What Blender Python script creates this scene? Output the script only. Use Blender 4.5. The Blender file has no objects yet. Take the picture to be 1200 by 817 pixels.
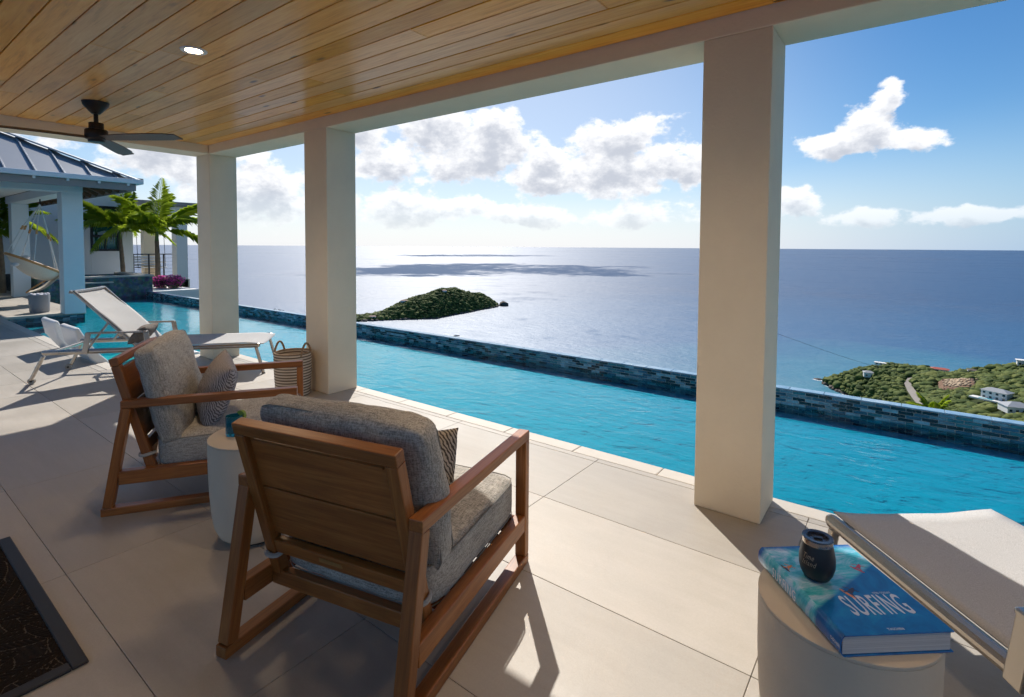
import bpy, bmesh, math, random
import numpy as np
from mathutils import Vector, Matrix, Quaternion

R = math.radians
sc = bpy.context.scene
C = sc.collection
random.seed(7)
rng = np.random.default_rng(7)

# ------------------------------------------------------------------ camera
cam_d = bpy.data.cameras.new('camera')
cam = bpy.data.objects.new('camera', cam_d)
C.objects.link(cam)
cam_d.sensor_width = 36.0
cam_d.sensor_fit = 'HORIZONTAL'
cam_d.lens = 18.33
cam_d.shift_x = -0.00118
cam_d.shift_y = -0.0780
cam_d.clip_start = 0.05
cam_d.clip_end = 300000.0
right = Vector((0.797671, 0.603059, 0.006311))
down = Vector((0.030785, -0.030264, -0.999068))
fwd = Vector((-0.602306, 0.797122, -0.042706))
mw = Matrix((( right.x, -down.x, -fwd.x, 0.0),
             ( right.y, -down.y, -fwd.y, 0.0),
             ( right.z, -down.z, -fwd.z, 1.4),
             (0, 0, 0, 1)))
cam.matrix_world = mw
sc.camera = cam

# ------------------------------------------------------------------ sky, sun, exposure
SUN_AZ, SUN_EL = R(-45.2), R(44.0)          # azimuth from +Y towards +X
world = bpy.data.worlds.new('World')
sc.world = world
world.use_nodes = True
wn, wl = world.node_tree.nodes, world.node_tree.links
wn.clear()
SKY_STRENGTH = 0.086
CLOUD_LIT, CLOUD_SHADE = (9.6, 9.6, 9.7), (5.1, 5.4, 6.1)

def wnode(t, **k):
    n = wn.new(t)
    for a, b in k.items():
        setattr(n, a, b)
    return n
def wmath(op, a, b=None, c=None, clamp=False):
    n = wn.new('ShaderNodeMath'); n.operation = op; n.use_clamp = clamp
    for i, v in enumerate((a, b, c)):
        if v is None: continue
        if isinstance(v, (int, float)): n.inputs[i].default_value = v
        else: wl.new(v, n.inputs[i])
    return n.outputs[0]
def wsmooth(x, lo, hi):
    n = wn.new('ShaderNodeMapRange'); n.interpolation_type = 'SMOOTHSTEP'
    n.inputs['From Min'].default_value = lo; n.inputs['From Max'].default_value = hi
    wl.new(x, n.inputs['Value'])
    return n.outputs[0]

sky = wnode('ShaderNodeTexSky', sky_type='NISHITA')
sky.sun_disc = False
sky.sun_elevation = SUN_EL
sky.sun_rotation = SUN_AZ % (2 * math.pi)
sky.air_density = 1.0
sky.dust_density = 0.25
sky.ozone_density = 3.5
sky.altitude = 100
tc = wnode('ShaderNodeTexCoord')
sep = wnode('ShaderNodeSeparateXYZ'); wl.new(tc.outputs['Generated'], sep.inputs[0])
az = wmath('MULTIPLY', wmath('ARCTAN2', sep.outputs['X'], sep.outputs['Y']), 180 / math.pi)
el = wmath('MULTIPLY', wmath('ARCSINE', sep.outputs['Z']), 180 / math.pi)

# cumulus heaps: azimuth, elevation, half width, half height in degrees
BLOBS = [(-41.5, 9.8, 9.0, 4.1), (-40.0, 13.0, 4.6, 2.5), (-46.0, 12.4, 5.6, 3.0), (-26.0, 8.5, 9.0, 3.6), (-25.3, 11.4, 5.2, 2.8),
         (-33.5, 7.2, 6.5, 2.1), (-34.0, 9.4, 4.0, 2.2), (-19.0, 7.8, 4.5, 2.6), (-51.0, 8.6, 4.0, 1.9), (-53.5, 12.2, 2.8, 3.0),
         (-47.0, 3.9, 9.0, 2.1), (-35.5, 3.4, 7.0, 1.5), (-24.5, 3.4, 7.0, 1.5), (-63.0, 5.2, 6.5, 4.4), (-60.0, 11.6, 7.0, 1.7),
         (-71.0, 9.0, 6.0, 3.8), (-80.0, 12.0, 9.0, 5.0),
         (-2.6, 10.7, 2.5, 2.5), (-5.2, 9.5, 3.5, 1.35), (0.3, 9.3, 2.8, 1.4), (-2.0, 12.6, 1.5, 1.7),
         (-8.8, 4.4, 2.2, 1.9), (-3.8, 3.1, 3.2, 1.1), (3.4, 2.7, 4.0, 1.0),
         (20, 9, 6, 3), (38, 6, 9, 2.5), (62, 12, 9, 4), (95, 9, 12, 4), (140, 12, 12, 4), (-105, 9, 11, 4), (-140, 13, 11, 4), (178, 9, 10, 3)]

def density(az_s, el_s, dirv, seed):
    comb = wnode('ShaderNodeCombineXYZ')
    wl.new(az_s, comb.inputs[0]); wl.new(el_s, comb.inputs[1])
    warp = wnode('ShaderNodeTexNoise'); warp.inputs['Scale'].default_value = 9.0
    warp.inputs['Detail'].default_value = 3.0
    wl.new(dirv, warp.inputs['Vector'])
    wsub = wnode('ShaderNodeVectorMath', operation='MULTIPLY_ADD')
    wl.new(warp.outputs['Color'], wsub.inputs[0])
    wsub.inputs[1].default_value = (3.6, 2.4, 0)
    wl.new(comb.outputs[0], wsub.inputs[2])
    off = wnode('ShaderNodeVectorMath', operation='SUBTRACT')
    wl.new(wsub.outputs[0], off.inputs[0]); off.inputs[1].default_value = (1.8, 1.2, 0)
    p = off.outputs[0]
    best = None
    for (a, e, sa, se) in BLOBS:
        m = wnode('ShaderNodeVectorMath', operation='MULTIPLY_ADD')
        wl.new(p, m.inputs[0])
        m.inputs[1].default_value = (1 / sa, 1 / se, 0)
        m.inputs[2].default_value = (-a / sa, -e / se, 0)
        ln = wnode('ShaderNodeVectorMath', operation='LENGTH'); wl.new(m.outputs[0], ln.inputs[0])
        v = ln.outputs['Value']
        best = v if best is None else wmath('SMOOTH_MIN', best, v, 0.25)
    body = wmath('SUBTRACT', 1.0, best)
    nz = wnode('ShaderNodeTexNoise'); nz.inputs['Scale'].default_value = 19.0
    nz.inputs['Detail'].default_value = 11.0; nz.inputs['Roughness'].default_value = 0.60
    mp = wnode('ShaderNodeVectorMath', operation='MULTIPLY'); wl.new(dirv, mp.inputs[0])
    mp.inputs[1].default_value = (1, 1, 1.5)
    wl.new(mp.outputs[0], nz.inputs['Vector'])
    return wmath('ADD', body, wmath('MULTIPLY', wmath('SUBTRACT', nz.outputs['Fac'], 0.53), 2.3))

d0 = density(az, el, tc.outputs['Generated'], 0)
el_up = wmath('ADD', el, 1.15)
az_up = wmath('ADD', az, wmath('MULTIPLY', wmath('SIGN', wmath('SUBTRACT', -45.0, az)), 0.25))
upv = wnode('ShaderNodeVectorMath', operation='ADD'); wl.new(tc.outputs['Generated'], upv.inputs[0])
upv.inputs[1].default_value = (0, 0, 0.02)
d1 = density(az_up, el_up, upv.outputs[0], 0)
alpha = wsmooth(d0, -0.07, 0.30)
billow = wnode('ShaderNodeTexNoise'); billow.inputs['Scale'].default_value = 46.0; billow.inputs['Detail'].default_value = 6.0; billow.inputs['Roughness'].default_value = 0.6
bmap = wnode('ShaderNodeVectorMath', operation='MULTIPLY'); wl.new(tc.outputs['Generated'], bmap.inputs[0]); bmap.inputs[1].default_value = (1, 1, 1.6)
wl.new(bmap.outputs[0], billow.inputs['Vector'])
thick = wsmooth(wmath('ADD', wmath('ADD', wmath('MULTIPLY', d1, 0.8), wmath('MULTIPLY', d0, 0.15)), wmath('MULTIPLY', wmath('SUBTRACT', billow.outputs['Fac'], 0.5), 0.9)), -0.05, 0.95)
ccol = wnode('ShaderNodeMix', data_type='RGBA')
ccol.inputs['A'].default_value = (*CLOUD_LIT, 1); ccol.inputs['B'].default_value = (*CLOUD_SHADE, 1)
wl.new(thick, ccol.inputs['Factor'])
# air between us and the low clouds: they sink into the sky's own colour near the horizon
lowfade = wsmooth(el, 0.4, 6.5)
alpha2 = wmath('MULTIPLY', alpha, wmath('MULTIPLY_ADD', lowfade, 0.66, 0.32))
# sea air: the lowest degrees of the sky are a pale milky blue, whiter towards the sun
suncos = wnode('ShaderNodeVectorMath', operation='DOT_PRODUCT')
wl.new(tc.outputs['Generated'], suncos.inputs[0])
suncos.inputs[1].default_value = (math.sin(SUN_AZ) , math.cos(SUN_AZ), 0.0)
hz = wnode('ShaderNodeMix', data_type='RGBA')
hz.inputs['A'].default_value = (2.5, 4.4, 6.8, 1); hz.inputs['B'].default_value = (7.8, 8.1, 8.7, 1)
wl.new(wsmooth(suncos.outputs['Value'], 0.45, 1.02), hz.inputs['Factor'])
hzf = wmath('MULTIPLY', wmath('SUBTRACT', 1.0, wsmooth(el, -2.0, 13.0)), 0.9)
sky2 = wnode('ShaderNodeMix', data_type='RGBA')
sunveil = wmath('MULTIPLY', wmath('MULTIPLY', wsmooth(suncos.outputs['Value'], 0.62, 1.0), 0.50), wmath('SUBTRACT', 1.0, wsmooth(el, 18.0, 70.0)))
hzf = wmath('MAXIMUM', hzf, sunveil)
skyhs = wnode('ShaderNodeHueSaturation'); skyhs.inputs['Saturation'].default_value = 1.28; skyhs.inputs['Value'].default_value = .92
wl.new(hzf, sky2.inputs['Factor']); wl.new(sky.outputs[0], skyhs.inputs['Color']); wl.new(skyhs.outputs[0], sky2.inputs['A']); wl.new(hz.outputs['Result'], sky2.inputs['B'])
mix = wnode('ShaderNodeMix', data_type='RGBA')
wl.new(alpha2, mix.inputs['Factor'])
wl.new(sky2.outputs['Result'], mix.inputs['A'])
wl.new(ccol.outputs['Result'], mix.inputs['B'])
bg = wnode('ShaderNodeBackground'); bg.inputs['Strength'].default_value = SKY_STRENGTH
wl.new(mix.outputs['Result'], bg.inputs['Color'])
wo = wnode('ShaderNodeOutputWorld'); wl.new(bg.outputs[0], wo.inputs['Surface'])
world.cycles.sampling_method = 'MANUAL'
world.cycles.sample_map_resolution = 512

sun_d = bpy.data.lights.new('sun', 'SUN')
sun_d.energy = 3.75
sun_d.angle = R(0.53)
sun_d.color = (1.0, 0.95, 0.87)
sun = bpy.data.objects.new('sun', sun_d); C.objects.link(sun)
sdir = Vector((math.sin(SUN_AZ) * math.cos(SUN_EL), math.cos(SUN_AZ) * math.cos(SUN_EL), math.sin(SUN_EL)))
sun.rotation_euler = sdir.to_track_quat('Z', 'Y').to_euler()
sun.location = sdir * 50

sc.view_settings.view_transform = 'Standard'
sc.view_settings.look = 'None'
sc.view_settings.exposure = 0.46
sc.view_settings.gamma = 1.0
sc.view_settings.use_curve_mapping = False
sc.render.engine = 'CYCLES'
cy = sc.cycles
cy.use_denoising = True
cy.max_bounces = 9
cy.diffuse_bounces = 6
cy.glossy_bounces = 4
cy.transmission_bounces = 5
cy.transparent_max_bounces = 10
cy.caustics_reflective = False
cy.caustics_refractive = False
cy.sample_clamp_indirect = 6.0
cy.use_adaptive_sampling = True
cy.adaptive_threshold = 0.03

# ------------------------------------------------------------------ helpers: tagging and objects
def tag(o, label=None, cat=None, group=None, kind=None):
    if label: o['label'] = label
    if cat: o['category'] = cat
    if group: o['group'] = group
    if kind: o['kind'] = kind
    return o
def empty(name, loc=(0, 0, 0), rz=0.0, label=None, cat=None, group=None, kind=None):
    o = bpy.data.objects.new(name, None); C.objects.link(o)
    o.location = loc; o.rotation_euler = (0, 0, rz); o.empty_display_size = 0.1
    return tag(o, label, cat, group, kind)
def obj(name, me, mat=None, parent=None, loc=(0, 0, 0), rot=None):
    o = bpy.data.objects.new(name, me); C.objects.link(o)
    if mat is not None and len(me.materials) == 0: me.materials.append(mat)
    if parent is not None: o.parent = parent
    o.location = loc
    if rot is not None:
        if isinstance(rot, Quaternion):
            o.rotation_mode = 'QUATERNION'; o.rotation_quaternion = rot
        else: o.rotation_euler = rot
    return o
def mesh(name, v, f, smooth=False):
    me = bpy.data.meshes.new(name)
    me.from_pydata([tuple(map(float, p)) for p in v], [], [tuple(q) for q in f])
    me.update()
    if smooth: me.polygons.foreach_set('use_smooth', [True] * len(me.polygons))
    return me
def np_mesh(name, V, F, smooth=False):
    """fast mesh from numpy arrays, F (n,3) or (n,4)"""
    me = bpy.data.meshes.new(name)
    V = np.asarray(V, dtype=np.float32); F = np.asarray(F, dtype=np.int32)
    k = F.shape[1]
    me.vertices.add(len(V)); me.vertices.foreach_set('co', V.ravel())
    me.loops.add(F.size); me.loops.foreach_set('vertex_index', F.ravel())
    me.polygons.add(len(F))
    me.polygons.foreach_set('loop_start', np.arange(0, F.size, k, dtype=np.int32))
    me.polygons.foreach_set('loop_total', np.full(len(F), k, dtype=np.int32))
    if smooth: me.polygons.foreach_set('use_smooth', np.ones(len(F), dtype=bool))
    me.update(calc_edges=True)
    return me

class MB:
    """collects shapes into ONE mesh"""
    def __init__(s): s.v = []; s.f = []
    def add(s, v, f):
        b = len(s.v); s.v += [tuple(p) for p in v]; s.f += [tuple(i + b for i in q) for q in f]
    def box(s, x0, x1, y0, y1, z0, z1):
        s.add([(x0, y0, z0), (x1, y0, z0), (x1, y1, z0), (x0, y1, z0), (x0, y0, z1), (x1, y0, z1), (x1, y1, z1), (x0, y1, z1)],
              [(0, 3, 2, 1), (4, 5, 6, 7), (0, 1, 5, 4), (1, 2, 6, 5), (2, 3, 7, 6), (3, 0, 4, 7)])
    def tube(s, pts, r, n=8, closed=False, cap=True):
        pts = [Vector(p) for p in pts]
        rr = r if isinstance(r, (list, tuple)) else [r] * len(pts)
        rings = []; up = None
        m = len(pts)
        for i, p in enumerate(pts):
            if closed: t = pts[(i + 1) % m] - pts[i - 1]
            else: t = pts[min(i + 1, m - 1)] - pts[max(i - 1, 0)]
            t.normalize()
            if up is None:
                up = Vector((0, 0, 1)) if abs(t.z) < .9 else Vector((1, 0, 0))
            up = (up - t * up.dot(t)).normalized()
            sd = t.cross(up)
            rings.append([p + (up * math.cos(a) + sd * math.sin(a)) * rr[i] for a in [2 * math.pi * k / n for k in range(n)]])
        v = [q for ring in rings for q in ring]; f = []
        for i in range(m if closed else m - 1):
            j = (i + 1) % m
            for k in range(n):
                l = (k + 1) % n
                f.append((i * n + k, i * n + l, j * n + l, j * n + k))
        if cap and not closed:
            f.append(tuple(range(n - 1, -1, -1))); f.append(tuple((m - 1) * n + k for k in range(n)))
        s.add(v, f)
    def lathe(s, prof, n=32, c=(0, 0, 0)):
        v = []; f = []
        for (r, z) in prof:
            for k in range(n):
                a = 2 * math.pi * k / n
                v.append((c[0] + r * math.cos(a), c[1] + r * math.sin(a), c[2] + z))
        for i in range(len(prof) - 1):
            for k in range(n):
                l = (k + 1) % n
                f.append((i * n + k, i * n + l, (i + 1) * n + l, (i + 1) * n + k))
        if prof[0][0] > 1e-5: f.append(tuple(range(n - 1, -1, -1)))
        if prof[-1][0] > 1e-5: f.append(tuple((len(prof) - 1) * n + k for k in range(n)))
        s.add(v, f)
    def mesh(s, name, smooth=False): return mesh(name, s.v, s.f, smooth)
    def build(s, name, mat, parent=None, smooth=False, loc=(0, 0, 0), rot=None):
        me = s.mesh(name, smooth)
        if smooth: auto_smooth(me)
        return obj(name, me, mat, parent, loc, rot)

def auto_smooth(me, ang=40):
    try: me.set_sharp_from_angle(angle=R(ang))
    except Exception: pass

_bev = {}
def bevel_box_mesh(dx, dy, dz, b=0.003, seg=2):
    key = (round(dx, 4), round(dy, 4), round(dz, 4), b, seg)
    bm = bmesh.new(); bmesh.ops.create_cube(bm, size=1.0)
    bmesh.ops.scale(bm, vec=(dx, dy, dz), verts=bm.verts)
    if b > 0: bmesh.ops.bevel(bm, geom=bm.edges[:], offset=min(b, min(dx, dy, dz) * .45), segments=seg, affect='EDGES', profile=.5)
    me = bpy.data.meshes.new('box'); bm.to_mesh(me); bm.free()
    return me
def bbox(name, x0, x1, y0, y1, z0, z1, mat, parent=None, b=0.003, seg=2):
    """bevelled box given by its extents; origin at its centre"""
    me = bevel_box_mesh(x1 - x0, y1 - y0, z1 - z0, b, seg); me.name = name
    return obj(name, me, mat, parent, ((x0 + x1) / 2, (y0 + y1) / 2, (z0 + z1) / 2))
def bar(name, p0, p1, w, h, mat, parent=None, b=0.004, up=(0, 0, 1)):
    """bevelled bar from p0 to p1 (axis line), w across, h along 'up'; local X runs along the bar"""
    p0, p1 = Vector(p0), Vector(p1); d = p1 - p0; L = d.length; x = d / L
    z = Vector(up); z = (z - x * z.dot(x)).normalized(); y = z.cross(x)
    me = bevel_box_mesh(L, w, h, b); me.name = name
    q = Matrix((x, y, z)).transposed().to_quaternion()
    return obj(name, me, mat, parent, (p0 + p1) / 2, q)

# ------------------------------------------------------------------ helpers: materials
class NT:
    def __init__(s, name):
        s.m = bpy.data.materials.new(name); s.m.use_nodes = True
        s.n, s.l = s.m.node_tree.nodes, s.m.node_tree.links
        s.p = s.n['Principled BSDF']; s.out = s.n['Material Output']
        s._c = None
    def node(s, t, **k):
        n = s.n.new(t)
        for a, b in k.items(): setattr(n, a, b)
        return n
    def coords(s, scale=(1, 1, 1), rnd=True, kind='Object'):
        t = s.node('ShaderNodeTexCoord'); mp = s.node('ShaderNodeMapping')
        mp.inputs['Scale'].default_value = scale
        s.l.new(t.outputs[kind], mp.inputs['Vector'])
        if rnd:
            oi = s.node('ShaderNodeObjectInfo')
            mu = s.node('ShaderNodeMath', operation='MULTIPLY'); mu.inputs[1].default_value = 37.0
            s.l.new(oi.outputs['Random'], mu.inputs[0])
            cx = s.node('ShaderNodeCombineXYZ')
            for i in range(3): s.l.new(mu.outputs[0], cx.inputs[i])
            s.l.new(cx.outputs[0], mp.inputs['Location'])
        return mp.outputs[0]
    def wcoords(s, scale=(1, 1, 1)):
        g = s.node('ShaderNodeNewGeometry'); mp = s.node('ShaderNodeMapping')
        mp.inputs['Scale'].default_value = scale
        s.l.new(g.outputs['Position'], mp.inputs['Vector'])
        return mp.outputs[0]
    def noise(s, vec, scale, detail=4, rough=.55, dist=0.0, out='Fac'):
        n = s.node('ShaderNodeTexNoise')
        n.inputs['Scale'].default_value = scale; n.inputs['Detail'].default_value = detail
        n.inputs['Roughness'].default_value = rough; n.inputs['Distortion'].default_value = dist
        s.l.new(vec, n.inputs['Vector'])
        return n.outputs[out]
    def ramp(s, fac, stops, interp='LINEAR'):
        r = s.node('ShaderNodeValToRGB'); cr = r.color_ramp; cr.interpolation = interp
        while len(cr.elements) < len(stops): cr.elements.new(.5)
        for e, (p, c) in zip(cr.elements, stops):
            e.position = p; e.color = (*c, 1) if len(c) == 3 else c
        s.l.new(fac, r.inputs[0])
        return r.outputs[0]
    def math(s, op, a, b=None, clamp=False):
        n = s.node('ShaderNodeMath', operation=op); n.use_clamp = clamp
        for i, v in enumerate((a, b)):
            if v is None: continue
            if isinstance(v, (int, float)): n.inputs[i].default_value = v
            else: s.l.new(v, n.inputs[i])
        return n.outputs[0]
    def mix(s, fac, a, b, blend='MIX'):
        n = s.node('ShaderNodeMix', data_type='RGBA', blend_type=blend)
        for k, v in (('Factor', fac), ('A', a), ('B', b)):
            if isinstance(v, (int, float)): n.inputs[k].default_value = v
            elif isinstance(v, tuple): n.inputs[k].default_value = (*v, 1) if len(v) == 3 else v
            else: s.l.new(v, n.inputs[k])
        return n.outputs['Result']
    def color(s, v):
        if isinstance(v, tuple): s.p.inputs['Base Color'].default_value = (*v, 1)
        else: s.l.new(v, s.p.inputs['Base Color'])
        return s
    def set(s, **k):
        for a, b in k.items():
            i = s.p.inputs[a.replace('_', ' ')]
            if isinstance(b, (int, float)): i.default_value = b
            elif isinstance(b, tuple): i.default_value = (*b, 1) if len(b) == 3 and i.type == 'RGBA' else b
            else: s.l.new(b, i)
        return s
    def bump(s, h, strength=.3, dist=.01):
        b = s.node('ShaderNodeBump'); b.inputs['Strength'].default_value = strength; b.inputs['Distance'].default_value = dist
        s.l.new(h, b.inputs['Height'])
        prev = s.p.inputs['Normal']
        if prev.is_linked: s.l.new(prev.links[0].from_socket, b.inputs['Normal'])
        s.l.new(b.outputs[0], prev)
        return s

def sc3(c, k): return tuple(min(1, x * k) for x in c)
def plain(name, base, rough=.5, var=.08, scale=6, bump=0.0, bscale=60, bdist=.002, metallic=0.0, spec=.5, kind='Object'):
    m = NT(name); v = m.coords(kind=kind)
    n = m.noise(v, scale, 5, .6)
    m.color(m.ramp(n, [(.25, sc3(base, 1 - var)), (.75, sc3(base, 1 + var))]))
    m.set(Roughness=rough, Metallic=metallic, Specular_IOR_Level=spec)
    if bump > 0: m.bump(m.noise(v, bscale, 4, .6), bump, bdist)
    return m.m

def wood_mat(name, dark, mid, light, rough=.45, tint=.25, grain=1.0):
    m = NT(name)
    v = m.coords((2.0 * grain, 30 * grain, 30 * grain))
    n = m.noise(v, 1.0, 7, .62, 1.2)
    v2 = m.coords((9 * grain, 190 * grain, 190 * grain))
    n2 = m.noise(v2, 1.0, 3, .6)
    f = m.math('ADD', m.math('MULTIPLY', n, .7), m.math('MULTIPLY', n2, .3))
    col = m.ramp(f, [(.28, dark), (.5, mid), (.72, light)])
    oi = m.node('ShaderNodeObjectInfo')
    k = m.math('ADD', m.math('MULTIPLY', oi.outputs['Random'], tint), 1 - tint / 2)
    hs = m.node('ShaderNodeHueSaturation'); m.l.new(k, hs.inputs['Value']); m.l.new(col, hs.inputs['Color'])
    m.color(hs.outputs[0])
    m.set(Roughness=rough)
    m.bump(n2, .25, .0006)
    return m.m

def fabric_mat(name, a, b, scale=210, rough=.95, bump=.5):
    m = NT(name); v = m.coords()
    t = m.node('ShaderNodeTexCoord')
    n1 = m.noise(v, scale, 2, .7)
    v2 = m.coords((scale * .9, scale * .12, scale * .9)); n2 = m.noise(v2, 1, 2, .6)
    v3 = m.coords((scale * .12, scale * .9, scale * .9)); n3 = m.noise(v3, 1, 2, .6)
    f = m.math('ADD', m.math('MULTIPLY', n1, .3), m.math('MULTIPLY', m.math('ADD', n2, n3), .35))
    big = m.noise(v, 5, 3, .5)
    f2 = m.math('ADD', f, m.math('MULTIPLY', m.math('SUBTRACT', big, .5), .12))
    m.color(m.ramp(f2, [(.38, a), (.62, b)]))
    m.set(Roughness=rough, Specular_IOR_Level=.2, Sheen_Weight=.15)
    m.bump(f, bump, .0012)
    return m.m

def emis(name, col, s):
    m = NT(name); m.color(col); m.set(Emission_Color=col, Emission_Strength=s)
    return m.m

# --- shared materials
STUCCO = plain('white_stucco', (.82, .70, .52), .85, .06, 2.2, .5, 60, .004)
STUCCO_W = plain('cool_white_stucco', (.88, .86, .82), .85, .03, 2, .2, 80, .003)
TEAK = wood_mat('teak_wood', (.14, .042, .008), (.28, .095, .02), (.42, .165, .042), .40, .25)
GREY_FABRIC = fabric_mat('grey_heather_fabric', (.17, .158, .14), (.54, .505, .45))
DARKMETAL = plain('bronze_metal', (.035, .028, .024), .4, .1, 10, metallic=.6)
WHITE_PAINT = plain('white_paint', (.8, .8, .79), .4, .02)
CONCRETE = plain('pale_concrete', (.61, .515, .40), .8, .06, 5, .35, 120, .0015)

# ------------------------------------------------------------------ sea
def make_sea():
    m = NT('sea_water')
    v = m.wcoords()
    # deep blue, turquoise over the shallows off the headland
    g = m.node('ShaderNodeNewGeometry')
    dist = m.node('ShaderNodeVectorMath', operation='DISTANCE'); m.l.new(g.outputs['Position'], dist.inputs[0])
    dist.inputs[1].default_value = (60, 560, -150)
    n0 = m.noise(m.wcoords((.004, .006, .004)), 1.0, 5, .6)
    dd = m.math('ADD', dist.outputs['Value'], m.math('MULTIPLY', m.math('SUBTRACT', n0, .5), 420))
    col = m.ramp(m.math('DIVIDE', dd, 1400.0), [(.08, (.012, .19, .27)), (.32, (.006, .092, .215)), (1.0, (.003, .055, .15))])
    m.color(col)
    # wind-ruffled and calmer water; the broad patches also stand in for cloud shadow
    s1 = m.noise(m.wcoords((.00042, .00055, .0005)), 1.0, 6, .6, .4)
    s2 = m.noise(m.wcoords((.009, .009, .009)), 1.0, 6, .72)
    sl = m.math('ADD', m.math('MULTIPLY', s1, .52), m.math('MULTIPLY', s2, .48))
    # very rough patches placed to darken the glitter like cloud shadow
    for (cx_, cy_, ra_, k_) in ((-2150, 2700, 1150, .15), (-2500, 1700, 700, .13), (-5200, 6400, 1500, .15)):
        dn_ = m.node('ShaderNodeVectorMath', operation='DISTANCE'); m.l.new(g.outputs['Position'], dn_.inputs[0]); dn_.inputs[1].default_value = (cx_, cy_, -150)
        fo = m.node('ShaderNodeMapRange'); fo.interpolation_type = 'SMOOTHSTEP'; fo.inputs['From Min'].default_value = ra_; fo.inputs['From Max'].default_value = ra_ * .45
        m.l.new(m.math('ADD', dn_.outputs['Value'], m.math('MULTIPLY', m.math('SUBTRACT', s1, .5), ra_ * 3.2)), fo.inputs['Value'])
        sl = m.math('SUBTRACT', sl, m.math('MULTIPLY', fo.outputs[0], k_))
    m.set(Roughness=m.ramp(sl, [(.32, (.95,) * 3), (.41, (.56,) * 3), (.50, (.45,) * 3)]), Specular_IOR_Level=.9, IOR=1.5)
    b1 = m.noise(m.wcoords((.05, .09, .05)), 1.0, 6, .62)
    b2 = m.noise(m.wcoords((.35, .5, .35)), 1.0, 3, .6)
    m.bump(b1, .5, 3.0)
    m.bump(b2, .35, .5)
    n = 96; rs = [0.0, 120, 300, 600, 1000, 1600, 2600, 4500, 8000, 15000, 30000, 60000, 120000]
    V = [(0, 0, 0)]; F = []
    for r in rs[1:]:
        for k in range(n):
            a = 2 * math.pi * k / n; V.append((r * math.cos(a), r * math.sin(a), 0))
    for k in range(n): F.append((0, 1 + k, 1 + (k + 1) % n))
    for i in range(len(rs) - 2):
        for k in range(n):
            l = (k + 1) % n; b = 1 + i * n
            F.append((b + k, b + n + k, b + n + l, b + l))
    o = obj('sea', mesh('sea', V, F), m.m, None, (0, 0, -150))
    tag(o, kind='structure')
make_sea()

# ------------------------------------------------------------------ terrain with scrub
def interp(x, xs, ys): return float(np.interp(x, xs, ys))
def vnoise(x, y, seed=0):
    """cheap smooth value noise for numpy arrays"""
    x = np.asarray(x, float); y = np.asarray(y, float)
    xi = np.floor(x).astype(int); yi = np.floor(y).astype(int); xf = x - xi; yf = y - yi
    u = xf * xf * (3 - 2 * xf); w = yf * yf * (3 - 2 * yf)
    def h(a, b):
        t = np.sin(a * 127.1 + b * 311.7 + seed * 74.7) * 43758.5453
        return t - np.floor(t)
    return (h(xi, yi) * (1 - u) + h(xi + 1, yi) * u) * (1 - w) + (h(xi, yi + 1) * (1 - u) + h(xi + 1, yi + 1) * u) * w
def fbm(x, y, o=4, seed=0):
    s = 0; a = .5; t = 0
    for i in range(o):
        s = s + a * vnoise(x * 2 ** i, y * 2 ** i, seed + i); t += a; a *= .5
    return s / t

def soil_mat():
    m = NT('scrubby_soil'); v = m.wcoords()
    n = m.noise(m.wcoords((.12, .12, .12)), 1, 5, .6)
    veg = m.ramp(n, [(.35, (.030, .045, .014)), (.6, (.055, .070, .022)), (.8, (.10, .095, .045))])
    g = m.node('ShaderNodeNewGeometry'); sp = m.node('ShaderNodeSeparateXYZ'); m.l.new(g.outputs['Position'], sp.inputs[0])
    lo = m.node('ShaderNodeMapRange'); lo.inputs['From Min'].default_value = -149.8; lo.inputs['From Max'].default_value = -144.5
    m.l.new(m.math('ADD', sp.outputs['Z'], m.math('MULTIPLY', m.math('SUBTRACT', n, .5), 6)), lo.inputs['Value'])
    rock = m.ramp(m.noise(m.wcoords((.5, .5, .5)), 1, 4, .6), [(.3, (.035, .026, .02)), (.7, (.11, .08, .06))])
    m.color(m.mix(lo.outputs[0], rock, veg)); m.set(Roughness=.95, Specular_IOR_Level=.2)
    m.bump(m.noise(m.wcoords((.4, .4, .4)), 1, 5, .65), .8, 1.2)
    return m.m
SOIL = soil_mat()

def scrub_mat(name, cols):
    m = NT(name); at = m.node('ShaderNodeAttribute'); at.attribute_name = 'tone'
    n = m.noise(m.wcoords((.9, .9, .9)), 1, 4, .65)
    f = m.math('ADD', m.math('MULTIPLY', at.outputs['Fac'], .75), m.math('MULTIPLY', n, .35))
    m.color(m.ramp(f, [(.12, cols[0]), (.5, cols[1]), (.95, cols[2])])); m.set(Roughness=.8, Specular_IOR_Level=.15)
    return m.m
SCRUB = scrub_mat('coastal_scrub', [(.030, .048, .012), (.075, .106, .025), (.155, .17, .045)])

# a unit crown: rough lump with raised leaf facets
def unit_crown(sub=2, seed=0):
    bm = bmesh.new(); bmesh.ops.create_icosphere(bm, subdivisions=sub, radius=1.0)
    r = random.Random(seed)
    for v in bm.verts:
        k = 1 + r.uniform(-.28, .3); v.co *= k
        if v.co.z < 0: v.co.z *= .55
    V = np.array([v.co[:] for v in bm.verts]); F = np.array([[q.index for q in f.verts] for f in bm.faces]); bm.free()
    return V, F
CROWNS = [unit_crown(2, i) for i in range(4)] + [unit_crown(1, 9)]

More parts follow.
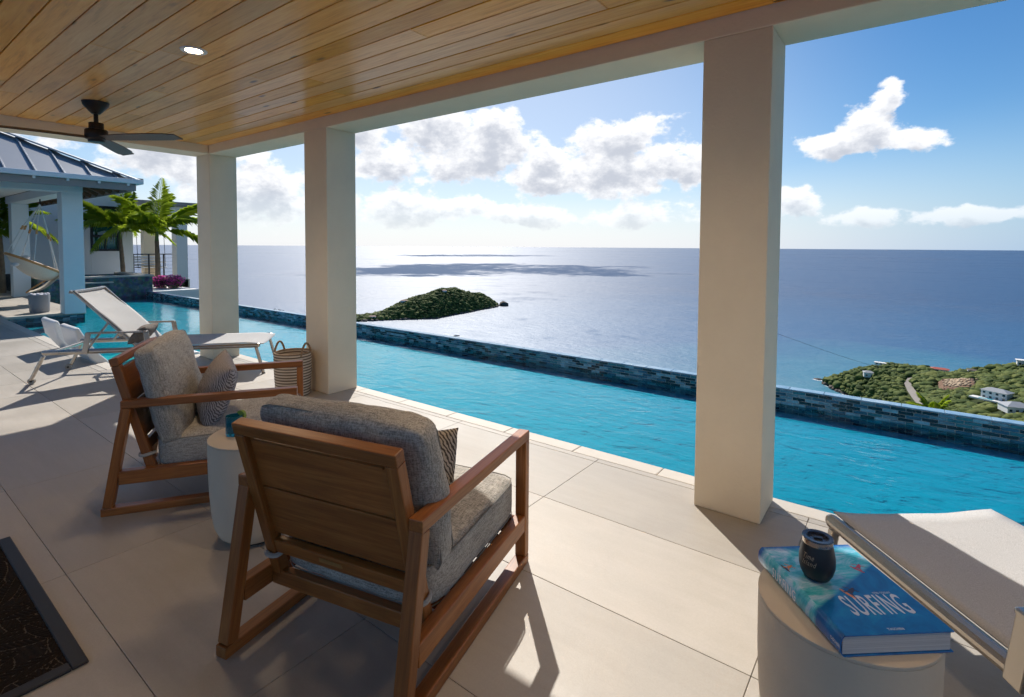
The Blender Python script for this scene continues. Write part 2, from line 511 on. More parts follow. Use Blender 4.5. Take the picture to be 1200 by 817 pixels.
def crowns_mesh(name, P, Rad, squash=.75):
    Vs = []; Fs = []; T = []; b = 0
    for i, (p, r) in enumerate(zip(P, Rad)):
        V, F = CROWNS[i % 4]
        a = rng.uniform(0, 6.28); c, s = math.cos(a), math.sin(a)
        W = V * np.array([r * rng.uniform(.8, 1.3), r * rng.uniform(.8, 1.3), r * squash * rng.uniform(.75, 1.25)])
        W = np.c_[W[:, 0] * c - W[:, 1] * s, W[:, 0] * s + W[:, 1] * c, W[:, 2]] + p
        Vs.append(W); Fs.append(F + b); b += len(W)
        T.append(np.full(len(W), rng.uniform(0, 1)))
    me = np_mesh(name, np.concatenate(Vs), np.concatenate(Fs))
    at = me.attributes.new('tone', 'FLOAT', 'POINT'); at.data.foreach_set('value', np.concatenate(T).astype(np.float32))
    return me

def polar_grid(name, azs, rs, zf, mat):
    A, RR = np.meshgrid(np.radians(azs), rs, indexing='ij')
    X = RR * np.sin(A); Y = RR * np.cos(A); Z = zf(np.degrees(A), RR, X, Y)
    na, nr = A.shape
    idx = np.arange(na * nr).reshape(na, nr)
    F = np.stack([idx[:-1, :-1], idx[:-1, 1:], idx[1:, 1:], idx[1:, :-1]], -1).reshape(-1, 4)
    return obj(name, np_mesh(name, np.c_[X.ravel(), Y.ravel(), Z.ravel()], F, True), mat)

# the island out in the bay
ISL_AZ = [-58, -56.5, -55.4, -53.2, -52.1, -50.6, -49.2, -47.9, -46.8, -45.1, -43.6, -43.0, -42.35, -40.8, -39.55, -38.9, -38.6]
ISL_H = [0, 4, 7, 7.5, 8.5, 16, 30, 37, 43, 52, 53, 48, 40, 33, 17, 5, 0]
SH_AZ = [-58, -56, -53.2, -49.2, -45.6, -42.3, -39.5, -38.6]; SH_R = [1062, 1060, 1073, 1082, 1085, 1177, 1270, 1300]
def island_z(az_, r, X, Y):
    h = np.interp(az_, ISL_AZ, ISL_H); rn = np.interp(az_, SH_AZ, SH_R)
    wd = 25 + 1.25 * h
    t = (r - rn) / wd
    up = np.clip(t, 0, 1); up = np.sin(up * math.pi / 2) ** 1.0
    dn = np.clip((r - rn - wd) / (wd * 1.6), 0, 1); dn = 1 - dn * dn * (3 - 2 * dn)
    z = h * up * dn
    z = z * (.92 + .16 * fbm(X * .03, Y * .03, 3)) - 3 * (z < .05)
    return -150 + z
isl = polar_grid('island', np.linspace(-58.2, -38.5, 130), np.linspace(1040, 1500, 90), island_z, SOIL)
tag(isl, kind='structure')
P, Q = [], []
while len(P) < 5200:
    a = rng.uniform(-57.5, -38.9); rn = interp(a, SH_AZ, SH_R); h = interp(a, ISL_AZ, ISL_H)
    r = rn + rng.uniform(2, 25 + 2.0 * h)
    x, y = r * math.sin(R(a)), r * math.cos(R(a)); z = float(island_z(np.array(a), np.array(r), x, y))
    if z < -148.2: continue
    P.append((x, y, z + .3)); Q.append(min(6, 1.2 + 1.3 * rng.lognormal(0, .5)))
o = obj('scrub', crowns_mesh('island_scrub', P, Q), SCRUB)
tag(o, 'dark green scrub covering the small island in the bay', 'shrubs', kind='stuff')

# ------------------------------------------------------------------ headland on the right
HD_AZ = [-6.2, -5.8, -4.8, -3.67, -1.13, 1.28, 3.54, 5.64, 7.61, 12, 25]
HD_R = [672, 674, 668, 662, 640, 635, 625, 622, 620, 620, 640]
HD_H = [0, 3, 12, 21, 35, 37, 39, 46, 53, 70, 110]
HN_AZ = [-6.2, -5.8, -3.7, -2.3, -1.0, .5, 2.0, 4, 25]; HN_R = [671, 668, 624, 590, 540, 460, 330, 240, 230]
def head_z(az_, r, X, Y):
    rr = np.interp(az_, HD_AZ, HD_R); h = np.interp(az_, HD_AZ, HD_H); rn = np.interp(az_, HN_AZ, HN_R)
    base = 22 * np.clip((np.asarray(az_) - .5) / 3, 0, 1)
    t = np.clip((r - rn) / np.maximum(rr - rn, 3), 0, 1)
    near = base * np.clip((r - rn) / 40, 0, 1) + (h - base) * t ** .75
    dn = np.clip((r - rr) / (18 + h * .9), 0, 1); dn = 1 - dn * dn * (3 - 2 * dn)
    z = near * dn * (.93 + .14 * fbm(np.asarray(X) * .03, np.asarray(Y) * .03, 3, 5))
    return -150 + z - 3 * (z < .05)
def head_at(a, r):
    x, y = r * math.sin(R(a)), r * math.cos(R(a))
    return x, y, float(head_z(np.array(a), np.array(r), x, y))
hd = polar_grid('headland', np.linspace(-6.3, 24, 200), np.linspace(230, 730, 120), head_z, SOIL)
tag(hd, kind='structure')

CAMP = Vector((0, 0, 1.4))
# road and plots as (azimuth in degrees, metres out)
ROAD = [(1.64, 503.5), (1.32, 529.0), (0.96, 550.5), (0.58, 573.0), (0.33, 591.0), (0.55, 602.5)]
HOUSES = dict(stone=(-2.48, 636.0), red=(2.5, 625.5), big=(6.14, 511.5), second=(7.26, 477.0), hut=(4.57, 616.5), top=(7.52, 621.5), site=(3.64, 569.0), shed=(-1.56, 644.0))
clear = [(q, rad) for q, rad in ((HOUSES['stone'], 7), (HOUSES['red'], 9), (HOUSES['big'], 15), (HOUSES['second'], 14), (HOUSES['hut'], 5), (HOUSES['top'], 5), (HOUSES['site'], 17), (HOUSES['shed'], 6)) if q[1]]
def xy(q): return (q[1] * math.sin(R(q[0])), q[1] * math.cos(R(q[0])))
CL = [(xy(q), rad) for q, rad in clear]
RD = [Vector(xy(q)) for q in ROAD]
def near_road(x, y):
    for i in range(len(RD) - 1):
        a, b = RD[i], RD[i + 1]; d = b - a; t = max(0, min(1, (Vector((x, y)) - a).dot(d) / d.length_squared))
        if (a + d * t - Vector((x, y))).length < 4.2: return True
    return False
P, Q = [], []
tries = 0
while len(P) < 9000 and tries < 40000:
    tries += 1
    a = rng.uniform(-6.0, 10.5); r = rng.uniform(420, 700)
    x, y, z = head_at(a, r)
    if z < -147.6: continue
    if any((x - c[0]) ** 2 + (y - c[1]) ** 2 < rad * rad for c, rad in CL) or near_road(x, y): continue
    P.append((x, y, z + .2)); Q.append(min(4.6, .75 + 1.1 * rng.lognormal(0, .55)))
o = obj('scrub', crowns_mesh('headland_scrub', P, Q), SCRUB)
tag(o, 'sunlit green scrub covering the headland on the right', 'shrubs', kind='stuff')

# road
asph = plain('dusty_road', (.26, .23, .20), .9, .1, .5)
V, F = [], []
for i, p in enumerate(RD):
    t = (RD[min(i + 1, len(RD) - 1)] - RD[max(i - 1, 0)]).normalized(); s = Vector((-t.y, t.x))
    for k in (-2.2, 2.2):
        q = p + s * k; a = math.degrees(math.atan2(q.x, q.y)); r = q.length
        V.append((q.x, q.y, head_at(a, r)[2] + 1.0))
for i in range(len(RD) - 1): F.append((2 * i, 2 * i + 1, 2 * i + 3, 2 * i + 2))
tag(obj('road', mesh('road', V, F), asph), kind='structure')

ROOF_GREY = plain('grey_metal_roof', (.34, .35, .36), .5, .05, .3)
ROOF_RED = plain('red_roof', (.45, .10, .07), .7, .1, .3)
WALL_FAR = plain('white_house_wall', (.75, .73, .69), .8, .03, .3)
GLASS_DK = plain('dark_window_glass', (.03, .045, .05), .08, .1, 1, spec=.8)
def far_house(name, label, q, w, d, h, rz, roof_mat, storeys=1, flat=False, wall=WALL_FAR):
    x, y = xy(q); z = head_at(*q)[2]
    e = empty(name, (x, y, z - .6), rz, label, 'house')
    b = MB(); b.box(-w / 2, w / 2, -d / 2, d / 2, 0, h + .6); b.build('wall', wall, e)
    m = MB()
    if flat: m.box(-w / 2 - .8, w / 2 + .8, -d / 2 - .8, d / 2 + .8, h + .6, h + 1.0)
    else:
        ov = .7; hh = d * .22; i = min(w, d) * .45
        m.add([(-w / 2 - ov, -d / 2 - ov, h + .6), (w / 2 + ov, -d / 2 - ov, h + .6), (w / 2 + ov, d / 2 + ov, h + .6), (-w / 2 - ov, d / 2 + ov, h + .6),
               (-w / 2 + i, 0, h + .6 + hh), (w / 2 - i, 0, h + .6 + hh)],
              [(0, 1, 5, 4), (2, 3, 4, 5), (1, 2, 5), (3, 0, 4), (0, 3, 2, 1)])
    m.build('roof', roof_mat, e)
    n = max(2, int(w / 3.2)); sh = (h) / storeys
    for s in range(storeys):
        for k in range(n):
            cx = -w / 2 + (k + .5) * w / n; z0 = .6 + s * sh + .7
            wm = MB(); wm.box(cx - .75, cx + .75, -d / 2 - .05, -d / 2 + .05, z0, z0 + 1.5)
            wm.build('window', GLASS_DK, e)
    return e
far_house('house', 'small grey and white house near the tip of the headland', HOUSES['stone'], 9, 7, 4.2, R(10), ROOF_GREY, 1)
far_house('house', 'low white house with a red roof on the headland ridge', HOUSES['red'], 13, 6, 3, R(-4), ROOF_RED, 1)
hb = far_house('house', 'large white two storey house with grey roof and turquoise pool on the headland', HOUSES['big'], 15, 9, 6.0, R(-28), ROOF_GREY, 2)
pl = MB(); pl.box(-12, 6, -10.5, -4.6, .2, 1.2); pl.build('pool_terrace', WALL_FAR, hb)
pl = MB(); pl.box(-7, 1, -9.5, -7.0, 1.2, 1.28); pl.build('swimming_pool', plain('pool_blue', (.05, .42, .48), .1), hb)
far_house('house', 'white house with grey hipped roof at the right edge, lowest on the headland', HOUSES['second'], 14, 11, 4, R(20), ROOF_GREY, 1)
far_house('house', 'dark roofed hut right of the building site on the headland', HOUSES['hut'], 6, 5, 2.6, R(5), plain('brown_roof', (.14, .11, .09), .8), 1)
far_house('house', 'pale green flat roofed house on the ridge at the right edge', HOUSES['top'], 7, 6, 4.2, R(0), WALL_FAR, 1, True)
far_house('house', 'long white flat roofed house half hidden behind the headland crest', HOUSES['shed'], 11, 4, 2.2, R(-8), WALL_FAR, 1, True)

# building site: bare earth pad with spoil and rubble
EARTH = plain('red_brown_earth', (.20, .115, .07), .95, .25, .25, .6, .8, .5)
RUBBLE = plain('sandy_rubble', (.46, .34, .22), .9, .2, .3)
q = HOUSES['site']; sx, sy = xy(q)
V = []; F = []; n = 22
for i in range(n + 1):
    for j in range(n + 1):
        u, w = (i / n * 2 - 1), (j / n * 2 - 1)
        k = 1 - .25 * max(abs(u), abs(w)) * (1 if i % 3 else .4)
        x, y = sx + u * 13 * k, sy + w * 22 * k
        a = math.degrees(math.atan2(x, y)); r = math.hypot(x, y)
        V.append((x, y, head_at(a, r)[2] + 1.1 + 1.2 * float(fbm(x * .25, y * .25, 3, 2)) - (1.6 if max(abs(u), abs(w)) > .97 else 0)))
for i in range(n):
    for j in range(n): F.append((i * (n + 1) + j, (i + 1) * (n + 1) + j, (i + 1) * (n + 1) + j + 1, i * (n + 1) + j + 1))
tag(obj('bare_earth', mesh('earth', V, F, True), EARTH), kind='structure')
Vs, Fs, b = [], [], 0
for k in range(170):
    u, w = rng.normal(0, .45), rng.uniform(-.7, .75); x, y = sx + u * 9, sy + w * 18
    a = math.degrees(math.atan2(x, y)); r = math.hypot(x, y); z = head_at(a, r)[2] + 1.8
    cv, cf = CROWNS[4]; s = rng.uniform(.4, 1.5)
    Vs.append(cv * np.array([s * 1.3, s, s * .8]) + (x, y, z)); Fs.append(cf + b); b += len(cv)
tag(obj('rubble', np_mesh('rubble', np.concatenate(Vs), np.concatenate(Fs)), RUBBLE), 'sandy boulders and rubble on the building site', 'rubble', kind='stuff')

# rocks and surf at the headland tip, stack off the island
ROCK = plain('dark_sea_rock', (.11, .085, .065), .85, .3, .4, .6, 1.5, .3)
FOAM = plain('surf_foam', (.8, .82, .84), .7, .05, 1)
def rock(loc, s, label, seed, name='sea_rock'):
    cv, cf = unit_crown(2, seed)
    return tag(obj(name, np_mesh('rock', cv * np.array(s), cf), ROCK, None, loc), label, 'rock')
rock((-811.3 - 2, 1030.3 + 8, -150.5), (12, 9, 12), 'dark rock stack standing in the sea off the right end of the island', 51)
rock((-78, 688, -150.3), (4.5, 3, 2.2), 'low dark rock awash in surf off the headland tip', 52)
Vs, Fs, b = [], [], 0
for k in range(46):
    a = rng.uniform(-6.0, -2.6); r = interp(a, HN_AZ, HN_R) + rng.uniform(-5, 4)
    cv, cf = CROWNS[k % 4]; s = rng.uniform(1.2, 3.6)
    Vs.append(cv * np.array([s, s, s * .8]) + (r * math.sin(R(a)), r * math.cos(R(a)), -149.8)); Fs.append(cf + b); b += len(cv)
tag(obj('shore_rocks', np_mesh('shore_rocks', np.concatenate(Vs), np.concatenate(Fs)), ROCK), 'tumbled dark rocks along the headland shore', 'rocks', kind='stuff')
def foam(loc, pts, seed):
    V = []; F = []; r0 = random.Random(seed); n = 40
    for k in range(n):
        a = 2 * math.pi * k / n; V.append((math.cos(a) * pts[0] * r0.uniform(.75, 1.2), math.sin(a) * pts[1] * r0.uniform(.6, 1.3), .12))
    V.append((0, 0, .2)); F = [(k, (k + 1) % n, n) for k in range(n)]
    tag(obj('surf', mesh('surf', V, F), FOAM, None, loc), 'white surf breaking on the rock off the headland', 'surf', kind='stuff')
foam((-75, 686, -150), (8, 3.4), 3)
def surf_line(azs, radf, label, seed, wid):
    r0 = random.Random(seed); V = []; F = []; k = 0
    for a in azs:
        on = r0.random() > .25; w0 = wid * r0.uniform(.2, 1.3) if on else .05; r = radf(a) - r0.uniform(0, wid)
        for q in (-w0, w0): V.append(((r + q) * math.sin(R(a)), (r + q) * math.cos(R(a)), -149.9))
    for i in range(len(azs) - 1): F.append((2 * i, 2 * i + 1, 2 * i + 3, 2 * i + 2))
    tag(obj('surf', mesh('surf', V, F), FOAM), label, 'surf', kind='stuff')
surf_line(list(np.linspace(-57, -38.8, 160)), lambda a: interp(a, SH_AZ, SH_R) - 1.0, 'thin line of surf along the island shore', 5, 1.6)
surf_line(list(np.linspace(-5.9, -2.3, 70)), lambda a: interp(a, HN_AZ, HN_R) - 2.5, 'thin line of surf along the headland shore', 6, 1.3)
Vs, Fs, b = [], [], 0
for k in range(150):
    a = rng.uniform(-57, -38.8); r = interp(a, SH_AZ, SH_R) + rng.uniform(0, 6)
    cv, cf = CROWNS[k % 4]; s_ = rng.uniform(1.5, 4.5)
    Vs.append(cv * np.array([s_, s_, s_ * .8]) + (r * math.sin(R(a)), r * math.cos(R(a)), -149.5)); Fs.append(cf + b); b += len(cv)
tag(obj('shore_rocks', np_mesh('shore_rocks', np.concatenate(Vs), np.concatenate(Fs)), ROCK), 'brown rocks along the island shore', 'rocks', kind='stuff')

# little sailing boat at anchor in front of the island
BOATM = plain('boat_hull', (.16, .17, .19), .4)
bt = empty('sailing_boat', (-600.2, 637.5, -150), R(62), 'tiny dark sailing boat at anchor in front of the island', 'boat')
b = MB()
n = 13; V = []; F = []
for i in range(n):
    t = i / (n - 1); x = -5.5 + 11 * t; w = 1.7 * math.sin(math.pi * min(1, (t * .86 + .14))) ** .6 + .05
    V += [(x, -w, 1.3 + .3 * t), (x, -w * .6, -.2), (x, w * .6, -.2), (x, w, 1.3 + .3 * t)]
for i in range(n - 1):
    for k in range(4): F.append((i * 4 + k, (i + 1) * 4 + k, (i + 1) * 4 + (k + 1) % 4, i * 4 + (k + 1) % 4))
F += [(0, 1, 2, 3), tuple(reversed([(n - 1) * 4 + k for k in range(4)]))]
b.add(V, F); b.build('hull', BOATM, bt)
b = MB(); b.box(-2.2, 1.6, -.9, .9, 1.3, 2.1); b.build('cabin', WHITE_PAINT, bt)
b = MB(); b.tube([(.8, 0, 1.4), (.8, 0, 14)], .09, 6); b.build('mast', WHITE_PAINT, bt)
b = MB(); b.tube([(.8, 0, 2.6), (-4.4, 0, 2.7)], .16, 6); b.build('boom', WHITE_PAINT, bt)

# villas on the island
for (a, dr, w, lab) in ((-52.2, 12, 13, 'small pale villa low on the left end of the island'), (-48.9, 52, 15, 'pale villa on the left shoulder of the island'), (-44.6, 62, 9, 'small pale villa just under the island summit')):
    r = interp(a, SH_AZ, SH_R) + dr; x, y = r * math.sin(R(a)), r * math.cos(R(a)); z = float(island_z(np.array(a), np.array(r), x, y))
    e = empty('island_villa', (x, y, z + .5), R(45), lab, 'house')
    b = MB(); b.box(-w / 2, w / 2, -4, 4, 0, 3.6); b.build('wall', WALL_FAR, e)
    b = MB(); b.add([(-w / 2 - .6, -4.6, 3.6), (w / 2 + .6, -4.6, 3.6), (w / 2 + .6, 4.6, 3.6), (-w / 2 - .6, 4.6, 3.6), (-w / 2 + 3, 0, 5.4), (w / 2 - 3, 0, 5.4)],
                    [(0, 1, 5, 4), (2, 3, 4, 5), (1, 2, 5), (3, 0, 4), (0, 3, 2, 1)]); b.build('roof', plain('pink_roof', (.42, .25, .2), .8), e)

# steep hillside falling away below the pool
def hill_z(az_, r, X, Y):
    return np.maximum(-2.6 - .62 * np.maximum(r - 9, 0) ** .97 + 2.5 * (fbm(np.asarray(X) * .1, np.asarray(Y) * .1, 3, 8) - .5) * np.clip((r - 9) / 20, 0, 1), -156)
hl = polar_grid('hillside', np.linspace(-130, 100, 120), np.concatenate([np.linspace(3.5, 40, 30), np.linspace(45, 330, 60)]), lambda a, r, X, Y: hill_z(a, r + np.maximum(0, 12 - Y) * 0 - 18 * np.clip((-np.asarray(a) - 50) / 30, 0, 1), X, Y), SOIL)
tag(hl, kind='structure')
P, Q = [], []
for k in range(2600):
    a = rng.uniform(-75, 40); r = 14 + 250 * rng.random() ** 1.6
    x, y = r * math.sin(R(a)), r * math.cos(R(a))
    if y < 9: continue
    z = float(hill_z(np.array(a), np.array(r - 18 * max(0, min(1, (-a - 50) / 30))), x, y)); P.append((x, y, z)); Q.append(rng.uniform(.6, 1.5) * (1 + r / 200))
tag(obj('scrub', crowns_mesh('hillside_scrub', P, Q), SCRUB), 'green scrub on the steep slope below the pool', 'shrubs', kind='stuff')

# overhead wire: from a pole on our slope out to the headland
wp0 = Vector((-15.71, 62.97, -6.61)); wp1 = Vector((24.0, 618.0, -108.0))
pts = [wp0.lerp(wp1, (t / 40) ** 1.6) for t in range(41)]
pts = [p + Vector((0, 0, -6.0 * 4 * (w := (t / 40) ** 1.6) * (1 - w))) for t, p in enumerate(pts)]
b = MB(); b.tube(pts, [.016 + .05 * t / 40 for t in range(41)], 5)
tag(b.build('overhead_wire', plain('black_cable', (.03, .03, .03), .6)), 'thin black overhead wire sagging in front of the headland', 'wire')
POLEW = plain('weathered_pole', (.12, .09, .07), .9, .2)
e = empty('utility_pole', (-15.71, 62.97, -40.0), 0, 'wooden utility pole on the slope behind the right pillar', 'pole')
b = MB(); b.tube([(0, 0, 0), (0, 0, 34.2)], [.2, .12], 8); b.build('post', POLEW, e)
b = MB(); b.box(-.9, .9, -.06, .06, 33.4, 33.55); b.build('crossarm', POLEW, e)

# ------------------------------------------------------------------ terrace floor
def tile_mat():
    m = NT('beige_porcelain_tile'); v = m.coords()
    n = m.noise(v, 2.2, 6, .6)
    n2 = m.noise(v, 160, 3, .7)
    st = m.noise(m.coords((3, 22, 3)), 1, 4, .6)
    f = m.math('ADD', m.math('ADD', m.math('MULTIPLY', n, .45), m.math('MULTIPLY', st, .25)), m.math('MULTIPLY', n2, .3))
    tcol = (m.ramp(f, [(.3, (.355, .31, .25)), (.55, (.425, .378, .318)), (.75, (.48, .435, .375))]))
    oi = m.node('ShaderNodeObjectInfo'); hs = m.node('ShaderNodeHueSaturation')
    m.l.new(m.math('ADD', m.math('MULTIPLY', oi.outputs['Random'], .17), .925), hs.inputs['Value']); hs.inputs['Saturation'].default_value = .88
    m.l.new(tcol, hs.inputs['Color']); m.color(hs.outputs[0])
    m.set(Roughness=m.ramp(n, [(.3, (.42,) * 3), (.7, (.62,) * 3)]), Specular_IOR_Level=.4)
    m.bump(n2, .35, .0012); m.bump(m.noise(v, 34, 4, .6), .25, .0025)
    return m.m
TILE = tile_mat()
GROUT = plain('tan_grout', (.36, .305, .24), .9, .1, 30)
COPING = plain('pale_limestone_coping', (.55, .495, .42), .6, .06, 6, .3, 120, .001)
RECTS = [(-22.0, -13.65, -1.6, 3.25), (-13.65, -7.06, -1.6, 1.98 - .12), (-7.06, 4.2, -1.6, 3.05)]
g = MB()
for (x0, x1, y0, y1) in RECTS:
    g.box(x0, x1 - (.002 if x1 < 4 else 0), y0, y1 - .002, -.30, -.006)
fl = g.build('terrace_floor', GROUT); tag(fl, kind='structure')
TX, TY, PX, PY = -0.366, 0.579, 1.218, 0.6045
full = bevel_box_mesh(PX - .0022, PY - .0022, .012, .0012, 1); full.materials.append(TILE); full.name = 'tile'
for (x0, x1, y0, y1) in RECTS:
    i0 = math.floor((x0 - TX) / PX) - 1; i1 = math.ceil((x1 - TX) / PX) + 1
    j0 = math.floor((y0 - TY) / PY) - 1; j1 = math.ceil((y1 - TY) / PY) + 1
    for i in range(i0, i1):
        for j in range(j0, j1):
            a0, a1 = max(x0, TX + i * PX), min(x1, TX + (i + 1) * PX)
            b0, b1 = max(y0, TY + j * PY), min(y1, TY + (j + 1) * PY)
            if a1 - a0 < .02 or b1 - b0 < .02: continue
            if abs(a1 - a0 - PX) < 1e-4 and abs(b1 - b0 - PY) < 1e-4:
                o = obj('tile', full, None, fl, ((a0 + a1) / 2, (b0 + b1) / 2, -.006))
            else:
                o = bbox('tile', a0 + .002, a1 - .002, b0 + .002, b1 - .002, -.012, 0, TILE, fl, .0012, 1)
# coping stones round the pool
def coping(x0, y0, x1, y1, w, inward):
    L = math.hypot(x1 - x0, y1 - y0); n = max(1, round(L / .609)); d = ((x1 - x0) / L, (y1 - y0) / L)
    for k in range(n):
        s0, s1 = L * k / n + .0015, L * (k + 1) / n - .0015
        ax, ay = x0 + d[0] * s0, y0 + d[1] * s0; bx, by = x0 + d[0] * s1, y0 + d[1] * s1
        nx, ny = inward
        xs = sorted((ax, bx, ax + nx * w, bx + nx * w)); ys = sorted((ay, by, ay + ny * w, by + ny * w))
        bbox('coping_stone', xs[0], xs[-1], ys[0], ys[-1], -.045, .001, COPING, fl, .006, 2)
coping(-7.06 - .12, 3.052, 4.2, 3.052, .125, (0, 1))
coping(-13.65 + .12, 1.862, -7.06 - .12, 1.862, .125, (0, 1))
coping(-7.062, 1.862, -7.062, 3.05, .125, (-1, 0))
coping(-13.652, 1.862, -13.652, 3.25, .125, (1, 0))

# ------------------------------------------------------------------ swimming pool
def plaster_mat():
    m = NT('blue_pool_plaster'); v = m.wcoords()
    n = m.noise(v, 60, 3, .7); n2 = m.noise(v, .8, 4, .5)
    f = m.math('ADD', m.math('MULTIPLY', n, .5), m.math('MULTIPLY', n2, .5))
    m.color(m.ramp(f, [(.3, (.002, .30, .42)), (.7, (.008, .38, .51))])); m.set(Roughness=.7)
    return m.m
PLASTER = plaster_mat()
WZ = -.155
pool = MB()
def quad(mb, a, b, c, d): mb.add([a, b, c, d], [(0, 1, 2, 3)])
DP, SH = -.245, -.225          # depth of the main basin and of the sun shelf
X0, X1, YN, YF = -18.0, 5.5, 3.17, 5.74
pool.box(X0 - .3, X1, YN - .1, YF + .10, DP - .2, DP)                 # floor
pool.box(-7.06, X1, YN - .15, YN, DP, -.05)                            # near wall
pool.box(X0, -13.65, 3.25 - .15, 3.25, DP, -.05)
pool.box(X0 - .3, X0, 3.2, YF + .10, DP, -.02)                         # spa end
pool.box(-13.65, -7.06, 1.98, 3.16, SH - .2, SH)                       # sun shelf
pool.box(-13.65, -7.06, 1.83, 1.979, SH - .2, -.05)
pool.box(-13.80, -13.65, 1.98, 3.25, DP, -.05)
pool.box(-7.06, -6.91, 1.98, 3.17, SH - .3, -.05)
pool.box(X1, X1 + .2, YN, YF, DP, 0)
po = pool.build('pool_basin', PLASTER); tag(po, kind='structure')
def water_mat(name, tint, bscale=1.0, bstr=.25):
    m = NT(name); m.n.remove(m.p)
    g = m.node('ShaderNodeBsdfGlossy'); g.inputs['Roughness'].default_value = .03; g.inputs['Color'].default_value = (1, 1, 1, 1)
    t = m.node('ShaderNodeBsdfTransparent'); t.inputs['Color'].default_value = (*tint, 1)
    bu = m.node('ShaderNodeBump'); bu.inputs['Strength'].default_value = bstr; bu.inputs['Distance'].default_value = .03
    n1 = m.noise(m.wcoords((3.2 * bscale, 5.2 * bscale, 3)), 1, 3, .5, .8)
    n2 = m.noise(m.wcoords((11 * bscale, 16 * bscale, 11)), 1, 3, .55, .6)
    m.l.new(m.math('ADD', n1, m.math('MULTIPLY', n2, .35)), bu.inputs['Height'])
    fr = m.node('ShaderNodeFresnel'); fr.inputs['IOR'].default_value = 1.33
    m.l.new(bu.outputs[0], fr.inputs['Normal']); m.l.new(bu.outputs[0], g.inputs['Normal'])
    mx = m.node('ShaderNodeMixShader'); m.l.new(fr.outputs[0], mx.inputs[0]); m.l.new(t.outputs[0], mx.inputs[1]); m.l.new(g.outputs[0], mx.inputs[2])
    m.l.new(mx.outputs[0], m.out.inputs['Surface'])
    return m.m
WATER = water_mat('pool_water', (.20, .90, .955), .85, .27)
w = MB()
for (x0, x1, y0, y1) in ((X0, X1, YN, YF), (-13.65, -7.06, 1.98, YN)):
    w.add([(x0, y0, WZ), (x1, y0, WZ), (x1, y1, WZ), (x0, y1, WZ)], [(0, 1, 2, 3)])
tag(w.build('pool_water', WATER), kind='structure')

# far pool wall with glass mosaic
def glass_tile(name, c):
    m = NT(name); v = m.coords()
    m.color(m.ramp(m.noise(v, 14, 4, .6), [(.3, sc3(c, .7)), (.7, sc3(c, 1.35))])); m.set(Roughness=.12, Specular_IOR_Level=.6)
    return m.m
GT = [glass_tile('glass_tile_%s' % n, c) for n, c in (('navy', (.006, .014, .03)), ('blue', (.04, .13, .22)), ('teal', (.05, .20, .26)), ('steel', (.14, .27, .36)), ('sky', (.22, .42, .54)), ('slate', (.012, .032, .05)))]
LGROUT = plain('pale_grout', (.55, .60, .63), .8, .05, 20)
b = MB(); b.box(X0, X1 + .2, YF + .006, YF + .115, DP, -.012)
pw = b.build('pool_wall', LGROUT); tag(pw, 'long low pool wall faced in blue glass mosaic, sea behind it', 'wall')
CAPM = NT('pale_blue_cap_tile'); _v = CAPM.wcoords((1, 1, 1))
CAPM.color(CAPM.ramp(CAPM.noise(_v, 9, 3, .6), [(.3, (.16, .30, .42)), (.7, (.36, .50, .62))])); CAPM.set(Roughness=.15)
TW, TH = .112, .030
n_cap = int((X1 - X0) / .30)
capme = bevel_box_mesh(.297, .112, .012, .003, 1); capme.materials.append(CAPM.m)
for k in range(n_cap): obj('cap_tile', capme, None, pw, (X0 + .15 + k * .30, YF + .058, -.005))
tm = []
for mt in GT:
    me = bevel_box_mesh(TW - .006, .008, TH - .005, .001, 1); me.materials.append(mt); tm.append(me)
rows = 9; cols = int((X1 - X0) / TW)
spots = []
for r_ in range(rows):
    for c_ in range(-1, cols):
        x = X0 + TW * (c_ + .5) + (TW / 2 if r_ % 2 else 0); z = -.012 - TH * (r_ + .5)
        if x < X0 + TW / 2 or x > X1: continue
        seen = 1.0 / (.3 + math.hypot(x, YF)) if (z > -.19 and x < 1.9) else 0
        spots.append((seen, x, z))
spots.sort(reverse=True)
wts = [.16, .2, .2, .22, .13, .09]
for k, (s_, x, z) in enumerate(spots[:300]):
    obj('mosaic_tile', tm[rng.choice(6, p=wts)], None, pw, (x, YF + .003, z))
rest = MB(); mi = []
for (s_, x, z) in spots[300:]:
    rest.box(x - TW / 2 + .002, x + TW / 2 - .002, YF - .001, YF + .007, z - TH / 2 + .002, z + TH / 2 - .002)
    mi += [int(rng.choice(6, p=wts))] * 6
me = rest.mesh('mosaic_tiles')
for mt in GT: me.materials.append(mt)
me.polygons.foreach_set('material_index', mi)
tag(obj('mosaic_tiles', me, None, pw), kind='stuff')
